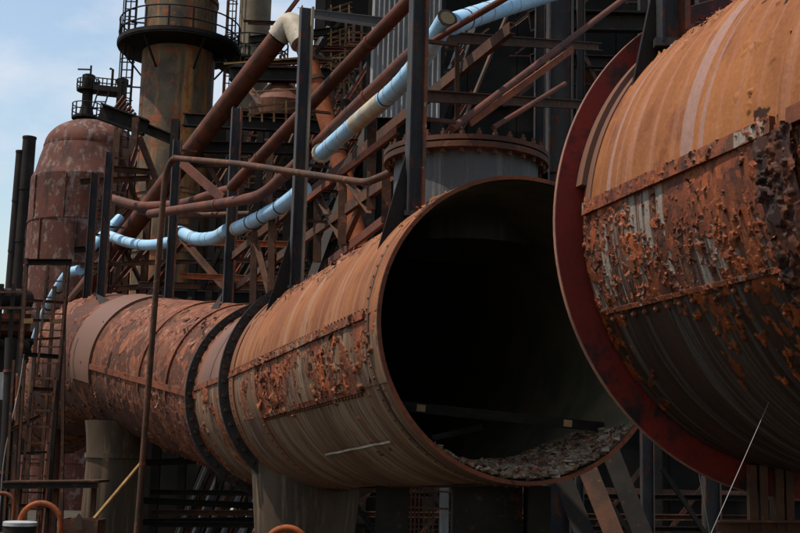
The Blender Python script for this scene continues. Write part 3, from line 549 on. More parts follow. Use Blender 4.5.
# big brown bypass pipe with pale elbow
bb = [P(60, 322, 34.5), P(278, 38, 28.5)]
t = thing('bypass_pipe', V(bb[0][0], bb[0][1], 0), 'fat brown pipe rising steeply to a pale elbow beside the dark post', 'pipe')
MB().tube([bb[0] * (1 - k / 9) + bb[1] * (k / 9) for k in range(10)], .25, 24).build('tube', 'brown', t, True, sharp=50)
elb = rounded([bb[1], P(291, 20, 28.3), P(302, 44, 28)], .5, 8); MB().tube([elb[0]] + elb[1:], [.28] * len(elb), 24).build('elbow', 'cream', t, True, sharp=50)
elb2 = [P(302, 40, 28.1), P(318, 90, 27.9), P(336, 150, 27.6), P(345, 178, 27.4), P(360, 250, 27)]
MB().tube(elb2, .22, 20).build('tube', 'orange', t, True, sharp=50)
for q in (0.2, .55): c, d = along(elb2, q); MB().tube([c - d * .05, c + d * .05], .25, 20).build('coupling', 'darkr', t, True, sharp=50)
MB().lathe(V(bb[0][0], bb[0][1], 0), ZUP, [(.0, 0), (.5, 0), (.27, .3), (.27, bb[0][2]), (.0, bb[0][2] + .3)], 20).build('foot', 'brown', t, True)
# ------------------------------------------------------------------ bolted nozzle on the crown
nc = V(*P(466, 160, 14.0)); nb = V(nc[0], nc[1], 7.45)
t = thing('branch_nozzle', nb, 'stubby dark vertical nozzle with a rusty bolted flange behind the open mouth', 'nozzle')
zf = nc[2]; MB().lathe(nb, ZUP, [(.86, 0), (.86, zf - 7.45 - .06)], 64).build('neck', 'nozzle', t, True)
MB().lathe(V(nc[0], nc[1], zf), ZUP, [(.8, -.085), (.985, -.085), (.985, -.02), (.8, -.02)], 64, True).build('flange_ring', 'dstrap', t, True, sharp=30)
cov = MB().lathe(V(nc[0], nc[1], zf), ZUP, [(.0, .055), (.985, .055), (.985, .0), (.0, .0)], 64).build('blind_cover', 'dstrap', t, True, sharp=30)
bm = MB(); bm.tube([(0, 0, -.14), (0, 0, .0)], .03, 6).tube([(0, 0, .0), (0, 0, .14)], .018, 6).tube([(0, 0, .055), (0, 0, .10)], .034, 6); bme = raw_mesh('bolt', bm, 'dstrap', False)
for i in range(30):
    a = 2 * math.pi * (i + random.uniform(-.12, .12)) / 30; instance('bolt', bme, cov, nc + V(math.cos(a) * .925, math.sin(a) * .925, 0), (0, 0, 1))
# ------------------------------------------------------------------ steel frame behind: dark columns, cross beams, channels, hangers
def frame_part(t, name, kind, a, b, w_, h_, mat):
    m = MB(); getattr(m, kind)(a, b, w_, h_) if kind in ('bar', 'ibeam', 'channel') else m.angle(a, b, w_); return m.build(name, mat, t)
def column(t, px0, px1, D, top=26, mat='post', bot=0):
    a = P(px0, 260, D); b = P(px1, 260, D); wd = b[0] - a[0]; c = (a[0] + b[0]) / 2
    m = MB(); h = wd / 2; tk = max(.012, wd * .07)
    m.prof((c, D, bot), (c, D, top), [(-h, -h), (-h + tk, -h), (-h + tk, -tk / 2), (h - tk, -tk / 2), (h - tk, -h), (h, -h), (h, h), (h - tk, h), (h - tk, tk / 2), (-h + tk, tk / 2), (-h + tk, h), (-h, h)], up=V(0, 1, 0))
    return m.build('column', mat, t)
t = thing('furnace_steelwork', (4, 22, 0), 'big dark column and girder frame standing behind the nozzle', 'steel frame')
for a, b, D in ((533, 543, 21.5), (546, 571, 20.5), (576, 584, 22), (640, 652, 24), (700, 716, 25)): column(t, a, b, D)
for p0, p1, w_, m_ in (((426, 36, 13.4), (600, 47, 21.3), .14, 'darkr'), ((426, 96, 13.4), (640, 108, 23), .14, 'darkr'), ((520, 180, 20), (720, 184, 24), .3, 'dark'), ((533, 20, 21.6), (720, 24, 24.5), .4, 'dark'), ((533, 60, 21.6), (720, 66, 24.5), .25, 'dark')):
    frame_part(t, 'girder', 'channel', P(*p0), P(*p1), w_ * .6, w_, m_)
for p0, p1 in (((560, 180, 21.5), (650, 30, 23.6)), ((640, 180, 24), (576, 40, 22)), ((455, 40, 14.6), (455, 130, 14.8)), ((515, 0, 18.0), (463, 128, 15.5))):
    frame_part(t, 'brace', 'angle', P(*p0), P(*p1), .06 if p0[2] < 16 or p0[2] == 18.0 else .14, 0, 'darkr')
t = thing('pipe_bridge', P(320, 250, 20) * V(1, 1, 0), 'long rusty channel pipe bridge sloping past behind the gas main crown', 'pipe bridge')
for p0, p1, w_, m_ in (((512, 28, 13.6), (226, 262, 24), .15, 'darkr'), ((400, 172, 14.9), (232, 290, 24), .14, 'darkr'), ((398, 130, 14.9), (300, 205, 19), .10, 'strap'), ((410, 200, 14.6), (330, 262, 18), .12, 'brown')):
    frame_part(t, 'channel', 'channel', P(*p0), P(*p1), w_ * .5, w_, m_)
for px, y0, y1, D in ((387, 150, 222, 15.2), (343, 175, 245, 17), (318, 190, 262, 18.4), (272, 215, 300, 20.6), (254, 232, 310, 21.6), (372, 120, 210, 16), (270, 150, 215, 21)):
    frame_part(t, 'hanger', 'ibeam', P(px, y0, D), P(px - 1, y1, D), .12, .12, 'darkr')
for p0, p1 in (((344, 176, 17.1), (372, 214, 16)), ((372, 176, 16.1), (344, 240, 17)), ((318, 195, 18.5), (343, 240, 17.2)), ((255, 235, 21.7), (272, 300, 20.7))):
    frame_part(t, 'brace', 'angle', P(*p0), P(*p1), .08, 0, 'darkr')
# corrugated hoist shaft
t = thing('clad_shaft', (P(405, 100, 27)[0], 27.6, 0), 'tall grey corrugated clad shaft behind the rusty posts', 'clad shaft')
x0, x1 = P(371, 50, 27)[0], P(441, 50, 27)[0]; zb, zt = P(400, 118, 27)[2], 22
m = MB(); nw = 14 * 6; vs = []
for k in range(nw + 1):
    x = x0 + (x1 - x0) * k / nw; y = 27 + .035 * math.cos(k / 6 * 2 * math.pi); vs += [(x, y, zb), (x, y, zt)]
m.add(vs, [[k * 2, k * 2 + 2, k * 2 + 3, k * 2 + 1] for k in range(nw)]); m.build('corrugated_sheet', 'clad', t)
m = MB(); m.bar((x0 + .05, 28.2, 0), (x0 + .05, 28.2, zt - .1), .3, 2.2, up=V(0, 1, 0)); m.build('corner_post', 'dark', t); m = MB(); m.bar((x1 - .05, 28.2, 0), (x1 - .05, 28.2, zt - .1), .3, 2.2, up=V(0, 1, 0)); m.build('corner_post', 'dark', t)
MB().bar(((x0 + x1) / 2, 28.3, 0), ((x0 + x1) / 2, 28.3, zt - .2), 1.5, 2.0, up=V(0, 1, 0)).build('core', 'wall', t)
# skip bridge: inclined truss with rails
t = thing('skip_bridge', P(330, 300, 27) * V(1, 1, 0), 'steep dark skip hoist bridge with many parallel rails behind the posts', 'skip bridge')
def lerp(a, b, k): return np.asarray(a) * (1 - k) + np.asarray(b) * k
lo = [P(x, 330, 26 + 1.5 * i / 7) for i, x in enumerate((296, 303, 311, 322, 331, 343, 352, 364))]; hi = [P(x + 178 * .62, 30, 31 + i * .5) for i, x in enumerate((296, 304, 311, 322, 331, 343, 354, 364))]
for i, (a, b) in enumerate(zip(lo, hi)):
    frame_part(t, 'chord' if i in (0, 3, 7) else 'rail', 'ibeam' if i in (0, 3, 7) else 'bar', a, b, .22 if i in (0, 3, 7) else .06, .3 if i in (0, 3, 7) else .09, ('dark', 'darkr', 'clad', 'dark', 'brown', 'darkr', 'clad', 'dark')[i])
for k in range(12):
    a = lerp(lo[0], hi[0], k / 12); b = lerp(lo[3], hi[3], (k + 1) / 12); frame_part(t, 'lacing', 'angle', a, b, .10, 0, 'darkr')
    a = lerp(lo[7], hi[7], k / 12); frame_part(t, 'tie', 'bar', lerp(lo[0], hi[0], k / 12), a, .07, .07, 'dark')
for k in (0, 7):
    frame_part(t, 'leg', 'ibeam', lo[k] * V(1, 1, 0), lo[k], .25, .25, 'dark')
# ------------------------------------------------------------------ stack with gallery
def railing(t, c, r, z, n, h, mat='dark', a0=0, a1=360, tube=.03, mids=2):
    k = max(16, int(n * 4 * (a1 - a0) / 360))
    for i in range(1, mids + 1):
        pts = [c + V(math.cos(rad(a0 + (a1 - a0) * j / k)) * r, math.sin(rad(a0 + (a1 - a0) * j / k)) * r, z + h * i / mids) for j in range(k + 1)]
        MB().tube(pts, tube, 6).build('handrail', mat, t, True)
    for i in range(n + (0 if a1 - a0 >= 360 else 1)):
        a = rad(a0 + (a1 - a0) * i / n); b = c + V(math.cos(a) * r, math.sin(a) * r, z); MB().bar(b, b + V(0, 0, h), tube * 2).build('rail_post', mat, t)
def ladder(t, p0, p1, wd, side, rung=.3, mat='dark', cage=False, r=.022, nrm_=V(0, -1, 0)):
    p0 = np.asarray(p0, float); p1 = np.asarray(p1, float); side = nrm(side)
    lm = MB()
    for sg in (-1, 1): lm.bar(p0 + side * sg * wd / 2, p1 + side * sg * wd / 2, r * 2.4, r * 1.6)
    t = lm.build('ladder', mat, t)
    n = int(np.linalg.norm(p1 - p0) / rung)
    for i in range(1, n):
        c = lerp(p0, p1, i / n); MB().bar(c - side * wd / 2, c + side * wd / 2, r * 1.6).build('rung', mat, t)
    if cage:
        for i in range(2, n, 5):
            c = lerp(p0, p1, i / n); pts = [c + side * math.cos(a) * wd * .62 + nrm_ * (math.sin(a)) * wd * 1.15 for a in np.linspace(0, math.pi, 13)]; MB().tube(pts, r, 5).build('cage_hoop', mat, t)
        for a in (.5, 1.2, 1.9, 2.6):
            o_ = side * math.cos(a) * wd * .62 + nrm_ * math.sin(a) * wd * 1.15; MB().bar(p0 + o_, p1 + o_, r * 1.6).build('cage_strip', mat, t)
DS = 52.0; sc = P(173.5, 150, DS); sc = V(sc[0], DS, 0); zpl = P(180, 50, DS)[2]
t = thing('furnace_stack', sc, 'tall rust streaked olive stack with a round railed gallery', 'stack')
rs_ = 1.62; prev = 0
for i, z in enumerate((4.5, 8.5, 11.2, 13.6, 16.2, zpl, zpl + 2.2, 27, 32)):
    MB().lathe(sc, ZUP, [(rs_, prev), (rs_, z)], 56).build('shell_course', 'stack', t, True)
    MB().lathe(sc, ZUP, [(rs_ - .01, z - .09), (rs_ + .05, z - .09), (rs_ + .05, z + .09), (rs_ - .01, z + .09)], 56).build('girth_strap', 'stack', t, True, sharp=30); prev = z
gf = MB().lathe(sc, ZUP, [(rs_, zpl - .25), (2.72, zpl - .10), (2.72, zpl), (rs_, zpl)], 56).build('gallery_floor', 'dark', t, True, sharp=30)
MB().lathe(sc, ZUP, [(2.70, zpl - .02), (2.76, zpl - .02), (2.76, zpl + .15), (2.70, zpl + .15)], 56, True).build('toe_board', 'dark', t, True, sharp=30)
railing(gf, sc, 2.68, zpl, 16, 1.12, tube=.035)
for i in range(6):
    a = rad(i * 60 + 5); MB().bar(sc + V(math.cos(a) * 2.6, math.sin(a) * 2.6, zpl - .12), sc + V(math.cos(a) * rs_, math.sin(a) * rs_, zpl - 1.3), .07).build('bracket', 'dark', t)
ladder(t, sc + V(-2.15, -.6, 9), sc + V(-2.15, -.6, 31), .5, V(1, 0, 0), .35, 'dark', True, .028)
for z in (11, 14, 17, 21, 24): MB().bar(sc + V(-2.1, -.6, z), sc + V(-1.3, -.5, z), .06).build('ladder_bracket', 'dark', t)
# cream stack behind
D2 = 62.0; c2 = P(253, 60, D2); c2 = V(c2[0], D2, 0); z2 = P(253, 66, D2)[2]
t = thing('cream_stack', c2, 'slim cream stack with rust spots behind the fat brown pipe', 'stack')
prev = 0
for z in (9, 14, 19, 23, 26.5, 30, 36): MB().lathe(c2, ZUP, [(.85, prev), (.85, z), (.9, z), (.9, z + .12), (.85, z + .12)], 36).build('shell_course', 'stack2', t, True, sharp=40); prev = z + .12
gf = MB().lathe(c2, ZUP, [(.85, z2 - .1), (1.9, z2 - .1), (1.9, z2), (.85, z2)], 36).build('gallery_floor', 'dark', t, True, sharp=30)
railing(gf, c2, 1.85, z2, 12, 1.2, tube=.04); ladder(t, c2 + V(-1.2, -.4, 12), c2 + V(-1.2, -.4, 35), .45, V(1, 0, 0), .4, 'darkr', True, .03)
# link bridge between the two galleries
t = thing('gallery_bridge', P(232, 62, 55) * V(1, 1, 0) + V(0, 0, zpl - 1), 'dark railed footbridge linking the gallery to the cream stack', 'footbridge')
g0, g1 = P(216, 60, 52), P(242, 68, 60.6)
MB().bar(g0, g1, .8, .15).build('deck', 'dark', t)
for sg in (-1, 1):
    o_ = V(.4 * sg, -.2 * sg, 0)
    for h in (.55, 1.1): MB().bar(g0 + o_ + V(0, 0, h), g1 + o_ + V(0, 0, h), .06).build('handrail', 'dark', t)
    for k in range(6): p_ = lerp(g0, g1, k / 5) + o_; MB().bar(p_, p_ + V(0, 0, 1.12), .06).build('rail_post', 'dark', t)
# ------------------------------------------------------------------ domed stove
DV = 108.0; vc = P(80, 250, DV); vc = V(P(91, 160, DV)[0], DV, 0); px2m = DV / FPX / .975
ztop = P(84, 121, DV)[2]; zsh = P(80, 150, DV)[2]; zst = P(80, 184, DV)[2]
t = thing('domed_stove', vc, 'huge domed hot blast stove with pale peeling patches and red rust', 'stove')
R1 = 46 * px2m; R2 = 56 * px2m
pr = [(R1 * math.cos(a), zsh + (ztop - zsh) * math.sin(a)) for a in np.linspace(0, math.pi / 2 * .97, 14)]
MB().lathe(vc, ZUP, pr + [(0, ztop + .05)], 64).build('dome', 'stove', t, True, sharp=60)
MB().lathe(vc, ZUP, [(R1 + .05, zsh - .12), (R1 + .05, zsh + .06), (R1, zsh + .06)], 64).build('girth_strap', 'stove', t, True)
MB().lathe(vc, ZUP, [(R1, zsh), (R1 + .12, zsh - .5), (R1 + .35, zsh - 1.3), (R2 - .3, zst + .7), (R2 - .06, zst + .2), (R2, zst)], 64).build('shoulder', 'stove', t, True, sharp=50)
prev = zst
for z in (zst - 4, zst - 8, zst - 12, 4, 0):
    MB().lathe(vc, ZUP, [(R2, z), (R2, prev)], 64).build('shell_course', 'stove', t, True); MB().lathe(vc, ZUP, [(R2, z - .1), (R2 + .07, z - .1), (R2 + .07, z + .1), (R2, z + .1)], 64).build('girth_strap', 'stove', t, True, sharp=30); prev = z
for k in range(14):
    a = rad(180 + k * 13 + 4); z0 = (zst - 4, zst - 8, zst - 12)[k % 3]; MB().bar(vc + V(math.cos(a) * (R2 + .02), math.sin(a) * (R2 + .02), z0), vc + V(math.cos(a) * (R2 + .02), math.sin(a) * (R2 + .02), z0 + 3.9), .22, .1, up=V(-math.sin(a), math.cos(a), 0)).build('seam_strap', 'stove', t)
# platform and burner stack on the dome
u = px2m; t2 = thing('stove_top_gear', vc + V(0, 0, ztop - .5), 'dark valve gear with two railed platforms on top of the domed stove', 'valve gear')
cc = vc + V(-5 * u, -1, 0)
def zz(y): return P(85, y, DV)[2]
MB().lathe(cc, ZUP, [(9.5 * u, zz(124)), (9.5 * u, zz(120)), (7.6 * u, zz(119)), (5.2 * u, zz(108)), (5.2 * u, zz(92)), (6.4 * u, zz(91)), (6.4 * u, zz(79)), (4.4 * u, zz(78)), (.0, zz(77))], 24).build('body', 'dark', t2, True, sharp=35)
MB().lathe(cc + V(1.6 * u, 0, 0), ZUP, [(1 * u, zz(80)), (1 * u, zz(69)), (0, zz(68.5))], 10).build('vent', 'dark', t2, True)
for (r_, y0, h) in ((14, 120.5, 13), (11, 92.5, 9)):
    gf = MB().lathe(cc, ZUP, [(3 * u, zz(y0)), (r_ * u, zz(y0)), (r_ * u, zz(y0 + 2)), (3 * u, zz(y0 + 2))], 32, True).build('platform', 'dark', t2, True, sharp=30); railing(gf, cc, r_ * u, zz(y0), 12, h * u, tube=.05)
w0, w1 = cc + V(8 * u, 0, zz(93)), cc + V(34 * u, 0, zz(95))
wk = MB().bar(w0, w1, 2.0, .5).build('walkway', 'dark', t2)
for h in (5, 10): MB().bar(w0 + V(0, -.9, h * u), w1 + V(0, -.9, h * u), .09).build('handrail', 'dark', wk)
for k in range(7): p_ = lerp(w0, w1, k / 6) + V(0, -.9, 0); MB().bar(p_, p_ + V(0, 0, 10 * u), .09).build('rail_post', 'dark', wk)
MB().tube([cc + V(25 * u, -.5, zz(93)), cc + V(25 * u, -.5, zz(74)), cc + V(22 * u, -.5, zz(73))], .12, 8).build('lamp_pole', 'dark', t2)
ladder(t2, cc + V(13 * u, -1, zz(120)), cc + V(19 * u, -1, zz(95)), 1.0, V(1, 0, 0), .5, 'dark', False, .06)
MB().tube([cc + V(-10 * u, -.5, zz(74.5)), cc + V(3 * u, -.5, zz(74.5))], .08, 6).build('arm', 'dark', t2)
MB().lathe(cc + V(34 * u, 0, 0), ZUP, [(5 * u, zz(150)), (5 * u, zz(86)), (6 * u, zz(86)), (6 * u, zz(82)), (0, zz(82))], 20).build('side_valve', 'dark', t2, True, sharp=35)
# chimneys
for (pxt, pyt, pxb, rpx, lab) in ((31, 139, 24, 6.6, 'slender dark chimney beside the domed stove, taller of the two'), (22.5, 153, 17.5, 5, 'slender dark chimney at the far left, shorter and thinner of the two')):
    Dc = 118.0; k = Dc / FPX; c = P(pxt, pyt, Dc); zt = c[2]; c = V(c[0] - .15, Dc, 0); t = thing('chimney', c, lab, 'chimney', 'far chimneys')
    prev = 0
    for z in np.linspace(4, zt, 7): MB().lathe(c, ZUP, [(rpx * k * 1.04, prev), (rpx * k, z), (rpx * k * 1.08, z), (rpx * k * 1.08, z + .2), (rpx * k * .9, z + .2)], 24).build('shaft_course', 'chim', t, True, sharp=40); prev = z + .2
# ------------------------------------------------------------------ furnace building behind everything, its shade put into the sheeting colour
t = thing('furnace_building', (12, 46, 0), 'furnace house coloured shade dark, filling the background behind the steelwork', 'building')
def sheet(x0, x1, z0, z1, y, name='wall_sheet'):
    k = max(1, int((x1 - x0) / 1.9)); st = (x1 - x0) / k
    for i in range(k): MB().bar((x0 + st * (i + .5), y, z0), (x0 + st * (i + .5), y, z1), st - .03, .06, up=V(0, 1, 0)).build(name, 'wall', t)
xl = P(318, 100, 46)[0]; xm = P(132, 350, 46)[0]
sheet(xl, 36, 0, 32, 46); sheet(xm, xl - .05, 0, P(200, 292, 46)[2], 46)
MB().bar(((xl + 36) / 2, 46.2, 0), ((xl + 36) / 2, 46.2, 31.9), 36 - xl - .1, .1, up=V(0, 1, 0)).build('backing', 'wall', t); MB().bar(((xm + xl) / 2, 46.2, 0), ((xm + xl) / 2, 46.2, P(200, 292, 46)[2] - .05), xl - xm - .1, .1, up=V(0, 1, 0)).build('backing', 'wall', t)
xq = P(200, 200, 57)[0]; zq = P(270, 116, 57)[2]; MB().bar(((xq + xl) / 2 + .3, 57, 0), ((xq + xl) / 2 + .3, 57, zq), xl - xq + .6, 1.5, up=V(0, 1, 0)).build('rear_bay', 'wall', t)
MB().bar((xl + .1, 52, 0), (xl + .1, 52, 31.8), .2, 11, up=V(0, 1, 0)).build('side_wall', 'wall', t); MB().bar(((xl + 36) / 2, 52, 32.0), ((xl + 36) / 2, 52, 32.3), 36 - xl, 12.2, up=V(0, 1, 0)).build('roof', 'wall', t)
MB().bar(((xm + xl) / 2, 49, P(200, 292, 46)[2]), ((xm + xl) / 2, 49, P(200, 292, 46)[2] + .2), xl - xm, 6.2, up=V(0, 1, 0)).build('low_roof', 'dark', t)
for k in range(7):
    x = xl + k * 4.4; MB().ibeam((x, 45.6, 0), (x, 45.6, 31.5), .4, .5, up=V(0, 1, 0)).build('column', 'dark', t)
for z in (4, 9, 14, 19, 24, 29): MB().bar((xl, 45.75, z), (36, 45.75, z), .2, .3).build('girt', 'darkr', t)
# ------------------------------------------------------------------ mid steelwork between stack and posts
t = thing('stove_platform', P(255, 200, 32) * V(1, 1, 0), 'cluttered dark platform steelwork with pale handrails below the fat brown pipe', 'platform')
for px, y0 in ((236, 150), (262, 105), (292, 100), (318, 95), (346, 100), (214, 205), (196, 218)):
    a = P(px, y0, 31 + (px % 5)); frame_part(t, 'column', 'ibeam', a * V(1, 1, 0), a, .2, .2, 'dark')
for p0, p1, h, m_ in (((184, 120, 32), (330, 128, 31), .35, 'dark'), ((196, 147, 31), (330, 150, 31), .3, 'dark'), ((230, 74, 33), (330, 76, 33), .4, 'dark'), ((180, 242, 29), (300, 245, 27), .14, 'orange'), ((180, 276, 28.4), (300, 280, 26.5), .13, 'orange'), ((140, 262, 30), (300, 260, 28), .10, 'darkr'), ((138, 285, 30), (300, 288, 28), .16, 'darkr'), ((190, 165, 31), (300, 167, 31), .12, 'darkr'), ((250, 40, 33), (345, 30, 33), .2, 'dark'), ((300, 12, 33), (392, 24, 24), .24, 'dark'), ((200, 190, 31), (330, 196, 31), .2, 'dark')):
    frame_part(t, 'girder', 'ibeam', P(*p0), P(*p1), h * .7, h, m_)
for p0, p1 in (((196, 218, 31), (236, 150, 32)), ((236, 218, 31), (196, 150, 31)), ((240, 280, 29), (285, 200, 30)), ((182, 240, 29), (225, 290, 28)), ((205, 290, 29), (222, 250, 29)), ((150, 285, 30), (185, 245, 29)), ((262, 200, 31), (292, 130, 32)), ((292, 200, 31), (318, 130, 32)), ((312, 205, 29), (346, 110, 31)), ((150, 300, 30), (175, 262, 29)), ((270, 40, 33), (300, 0, 33)), ((300, 76, 33), (345, 20, 33)), ((240, 76, 33), (262, 105, 31))):
    frame_part(t, 'brace', 'angle', P(*p0), P(*p1), .13, 0, random.choice(('dark', 'darkr', 'darkr', 'brown')))
for p0, p1 in (((248, 108, 30.5), (310, 99, 31)), ((248, 115, 30.5), (310, 106, 31)), ((224, 64, 33), (300, 58, 33)), ((252, 92, 31.5), (315, 88, 31.5))):
    frame_part(t, 'handrail', 'bar', P(*p0), P(*p1), .05, .05, 'yellow')
for px in (250, 262, 274, 286, 298, 309): frame_part(t, 'rail_post', 'bar', P(px, 122, 30.8), P(px, 104 - (px - 250) * .1, 30.8), .05, .05, 'yellow')
hc = P(281, 95, 33.5); MB().lathe(hc * V(1, 1, 0), ZUP, [(.9, P(281, 122, 33.5)[2]), (.9, P(281, 106, 33.5)[2]), (.35, P(281, 84, 33.5)[2]), (0, P(281, 84, 33.5)[2])], 24).build('hopper', 'brown', t, True, sharp=35)
for y in (10, 34, 58, 80):
    for dy in (0, 5, 10): frame_part(t, 'yellow_rail', 'bar', P(328, y + dy, 29.5), P(352, y + dy - 8, 30), .035, .035, 'yellow')
    for px in (331, 340, 349): frame_part(t, 'yellow_rail_post', 'bar', P(px, y + 12, 29.7), P(px, y - 5, 29.7), .035, .035, 'yellow')
MB().bar(P(181, 162, 25.2), P(223, 199, 23.8), .03, .2).build('flat_brace', 'brown', t)
t = thing('furnace_gantry', P(330, 250, 38) * V(1, 1, 0), 'maze of thin rusty beams, ladders and rails of the furnace behind the posts', 'gantry')
rg = random.Random(21)
def member(x0, y0, x1, y1, D0, D1, w_, m_, nm='member', k='angle'): frame_part(t, nm, k, P(x0, y0, D0), P(x1, y1, D1), w_, w_, m_)
for k in range(85):     # long steep members parallel to the skip bridge
    x = rg.uniform(225, 400); y = rg.uniform(150, 300); L_ = rg.uniform(50, 150); D = rg.uniform(32, 42); member(x, y, x + L_ * .62, y - L_, D, D + 1, rg.choice((.05, .07, .1, .14)), rg.choice(('darkr', 'darkr', 'dark', 'brown', 'clad', 'strap')), 'inclined_member')
for k in range(50):
    x = rg.uniform(225, 360); y = rg.uniform(20, 290); D = rg.uniform(33, 43); member(x, y, x + rg.uniform(30, 90), y + rg.uniform(-4, 4), D, D, rg.choice((.06, .09, .14, .2)), rg.choice(('darkr', 'dark', 'darkr', 'brown', 'orange')), 'level_member', 'channel')
for k in range(44):
    x = rg.uniform(225, 425); y = rg.uniform(10, 230); D = rg.uniform(33, 43); member(x, y, x - 1.5, y + rg.uniform(40, 110), D, D, rg.choice((.06, .1, .16)), rg.choice(('darkr', 'dark', 'darkr')), 'upright', 'ibeam')
for k in range(44):
    x = rg.uniform(225, 400); y = rg.uniform(40, 270); D = rg.uniform(33, 42); member(x, y, x + rg.uniform(12, 40), y + rg.uniform(20, 50), D, D, .07, rg.choice(('darkr', 'dark', 'brown')), 'brace')
for k in range(20):     # behind the nozzle and over the near section
    x = rg.uniform(440, 700); y = rg.uniform(0, 120); D = rg.uniform(26, 38); L_ = rg.uniform(30, 90); member(x, y, x + L_, y - L_ * rg.choice((.75, .75, 0, -.02)), D, D + 1, rg.choice((.05, .08, .14)), rg.choice(('darkr', 'dark', 'dark')), 'member')
for x, y0, y1 in ((240, 210, 118), (305, 300, 215), (352, 95, 20), (285, 118, 70)):
    ladder(t, P(x, y0, 36), P(x + 2, y1, 36), .5, V(1, 0, 0), .4, 'darkr', False, .03)
for (x0, x1, y) in ((232, 300, 178), (240, 330, 225), (300, 360, 60), (262, 318, 140)):
    for h in (0, 6, 12): member(x0, y + h, x1, y + h - 3, 35, 35, .045, rg.choice(('darkr', 'yellow', 'brown')), 'handrail', 'bar')
    for q in range(6): x = x0 + (x1 - x0) * q / 5; member(x, y + 16, x, y - 2, 35, 35, .045, 'darkr', 'rail_post', 'bar')
for x in (232, 268, 306, 344, 382): a = P(x, 100, 37); frame_part(t, 'column', 'ibeam', a * V(1, 1, 0), a, .22, .22, 'dark')
for x in (330, 415, 500, 585, 660): member(x, 470, x + 60, 560, 24, 24, .1, 'dark', 'low_brace'); member(x + 60, 468, x - 10, 560, 26, 26, .1, 'darkr', 'low_brace')
for y in (492, 512, 524): member(150, y, 760, y + 6, 27, 25, .12, rg.choice(('dark', 'darkr')), 'low_girder', 'channel')
# dark inclined plate walkway by the close pair of posts
t = thing('inclined_walkway', P(140, 130, 36) * V(1, 1, 0) + V(0, 0, 8), 'dark inclined trough between the domed stove and the stack', 'trough')
MB().channel(P(99, 111, 36), P(146, 128, 36), .3, .5).build('trough', 'dark', t); MB().channel(P(145, 128, 36.2), P(176, 141, 36.2), .2, .3).build('trough_end', 'dark', t)
MB().ibeam(P(139, 137, 36), P(162, 195, 36), .2, .2).build('strut', 'darkr', t); MB().ibeam(P(176, 120, 36), P(176, 120, 36) * V(1, 1, 0), .25, .25).build('leg', 'dark', t)
for k in range(6): MB().tube([P(112 + k * 3, 112 + k * 1.6, 36.5), P(124 + k * 2.4, 96 + k * 3.4, 36.5)], .05, 6).build('rod', 'brown', t)
# frame tying the close pair of posts to the tower
t = thing('stove_side_frame', P(120, 250, 33) * V(1, 1, 0), 'rusty bent frame of beams between the stack and the domed stove', 'steel frame')
for px, y0, D in ((118, 130, 33), (127, 150, 33.5), (136, 118, 34), (150, 180, 33), (109, 225, 32)):
    a = P(px, y0, D); frame_part(t, 'column', 'ibeam', a * V(1, 1, 0), a, .18, .18, 'darkr')
for p0, p1, h, m_ in (((80, 182, 31), (150, 178, 33), .16, 'darkr'), ((104, 168, 32), (150, 172, 33), .16, 'darkr'), ((74, 250, 32), (140, 246, 33), .16, 'dark'), ((80, 265, 32), (180, 262, 32), .12, 'darkr'), ((95, 290, 32), (170, 285, 32), .14, 'darkr'), ((90, 215, 33), (140, 200, 33), .14, 'brown'), ((95, 252, 33), (138, 206, 33), .28, 'brown')):
    frame_part(t, 'girder', 'ibeam', P(*p0), P(*p1), h * .7, h, m_)
for p0, p1 in (((100, 285, 32), (140, 225, 33)), ((112, 290, 32), (150, 245, 33)), ((74, 300, 32), (108, 262, 32)), ((120, 200, 33), (136, 150, 34)), ((136, 200, 34), (118, 150, 33)), ((118, 240, 33), (140, 285, 33))):
    frame_part(t, 'brace', 'angle', P(*p0), P(*p1), .12, 0, random.choice(('darkr', 'brown', 'orange')))
MB().plate([P(64, 345, 31), P(90, 345, 31), P(92, 300, 31), P(74, 305, 31)], .04).build('gusset_panel', 'dark', t)
# ------------------------------------------------------------------ access tower with ladder at left
DT = 24.5; t = thing('access_tower', P(40, 500, DT) * V(1, 1, 0), 'rusty ladder tower with small platforms beside the gas main bend', 'access tower')
for px0, y0, px1, D, m_ in ((28, 258, 12, 24.3, 'darkr'), (70, 262, 47, 24.6, 'dark'), (40, 300, 22, 26.2, 'darkr'), (56, 286, 38, 26.5, 'darkr'), (66, 258, 62, 27, 'darkr')):
    a = P(px0, y0, D); b = P(px1, 533, D); frame_part(t, 'leg', 'angle', V(b[0] + (b[0] - a[0]) * .6, D, 0), a, .07, 0, m_)
for p0, p1, h in (((26, 262, 24.3), (72, 262, 24.6), .12), ((22, 354, 24.3), (60, 357, 24.6), .09), ((18, 388, 24.3), (57, 390, 24.6), .08), ((26, 300, 24.4), (68, 303, 24.6), .06), ((25, 320, 24.4), (64, 321, 24.8), .06), ((8, 505, 24.3), (50, 506, 24.6), .07), ((6, 454, 24.3), (48, 452, 24.6), .05), ((24, 340, 26.4), (60, 338, 26.5), .05), ((10, 430, 24.3), (40, 416, 24.3), .07)):
    frame_part(t, 'platform_beam', 'channel', P(*p0), P(*p1), h * .8, h, 'darkr' if h < .09 else 'dark')
for y in (321, 388): frame_part(t, 'yellow_toe_board', 'bar', P(24, y, 24.15), P(33, y, 24.15), .04, .1, 'yellow')
frame_part(t, 'yellow_toe_board', 'bar', P(50, 322, 24.4), P(62, 321, 24.4), .04, .09, 'yellow')
la, lb = P(34, 560, 24.0), P(46, 362, 24.0); ladder(t, la * V(1, 1, 0) + V(-.25, 0, 0), lb, .46, V(1, 0, 0), .31, 'darkr', False, .02)
la, lb = P(47, 380, 24.2), P(58, 265, 24.2); ladder(t, la, lb, .42, V(1, 0, 0), .3, 'darkr', False, .018)
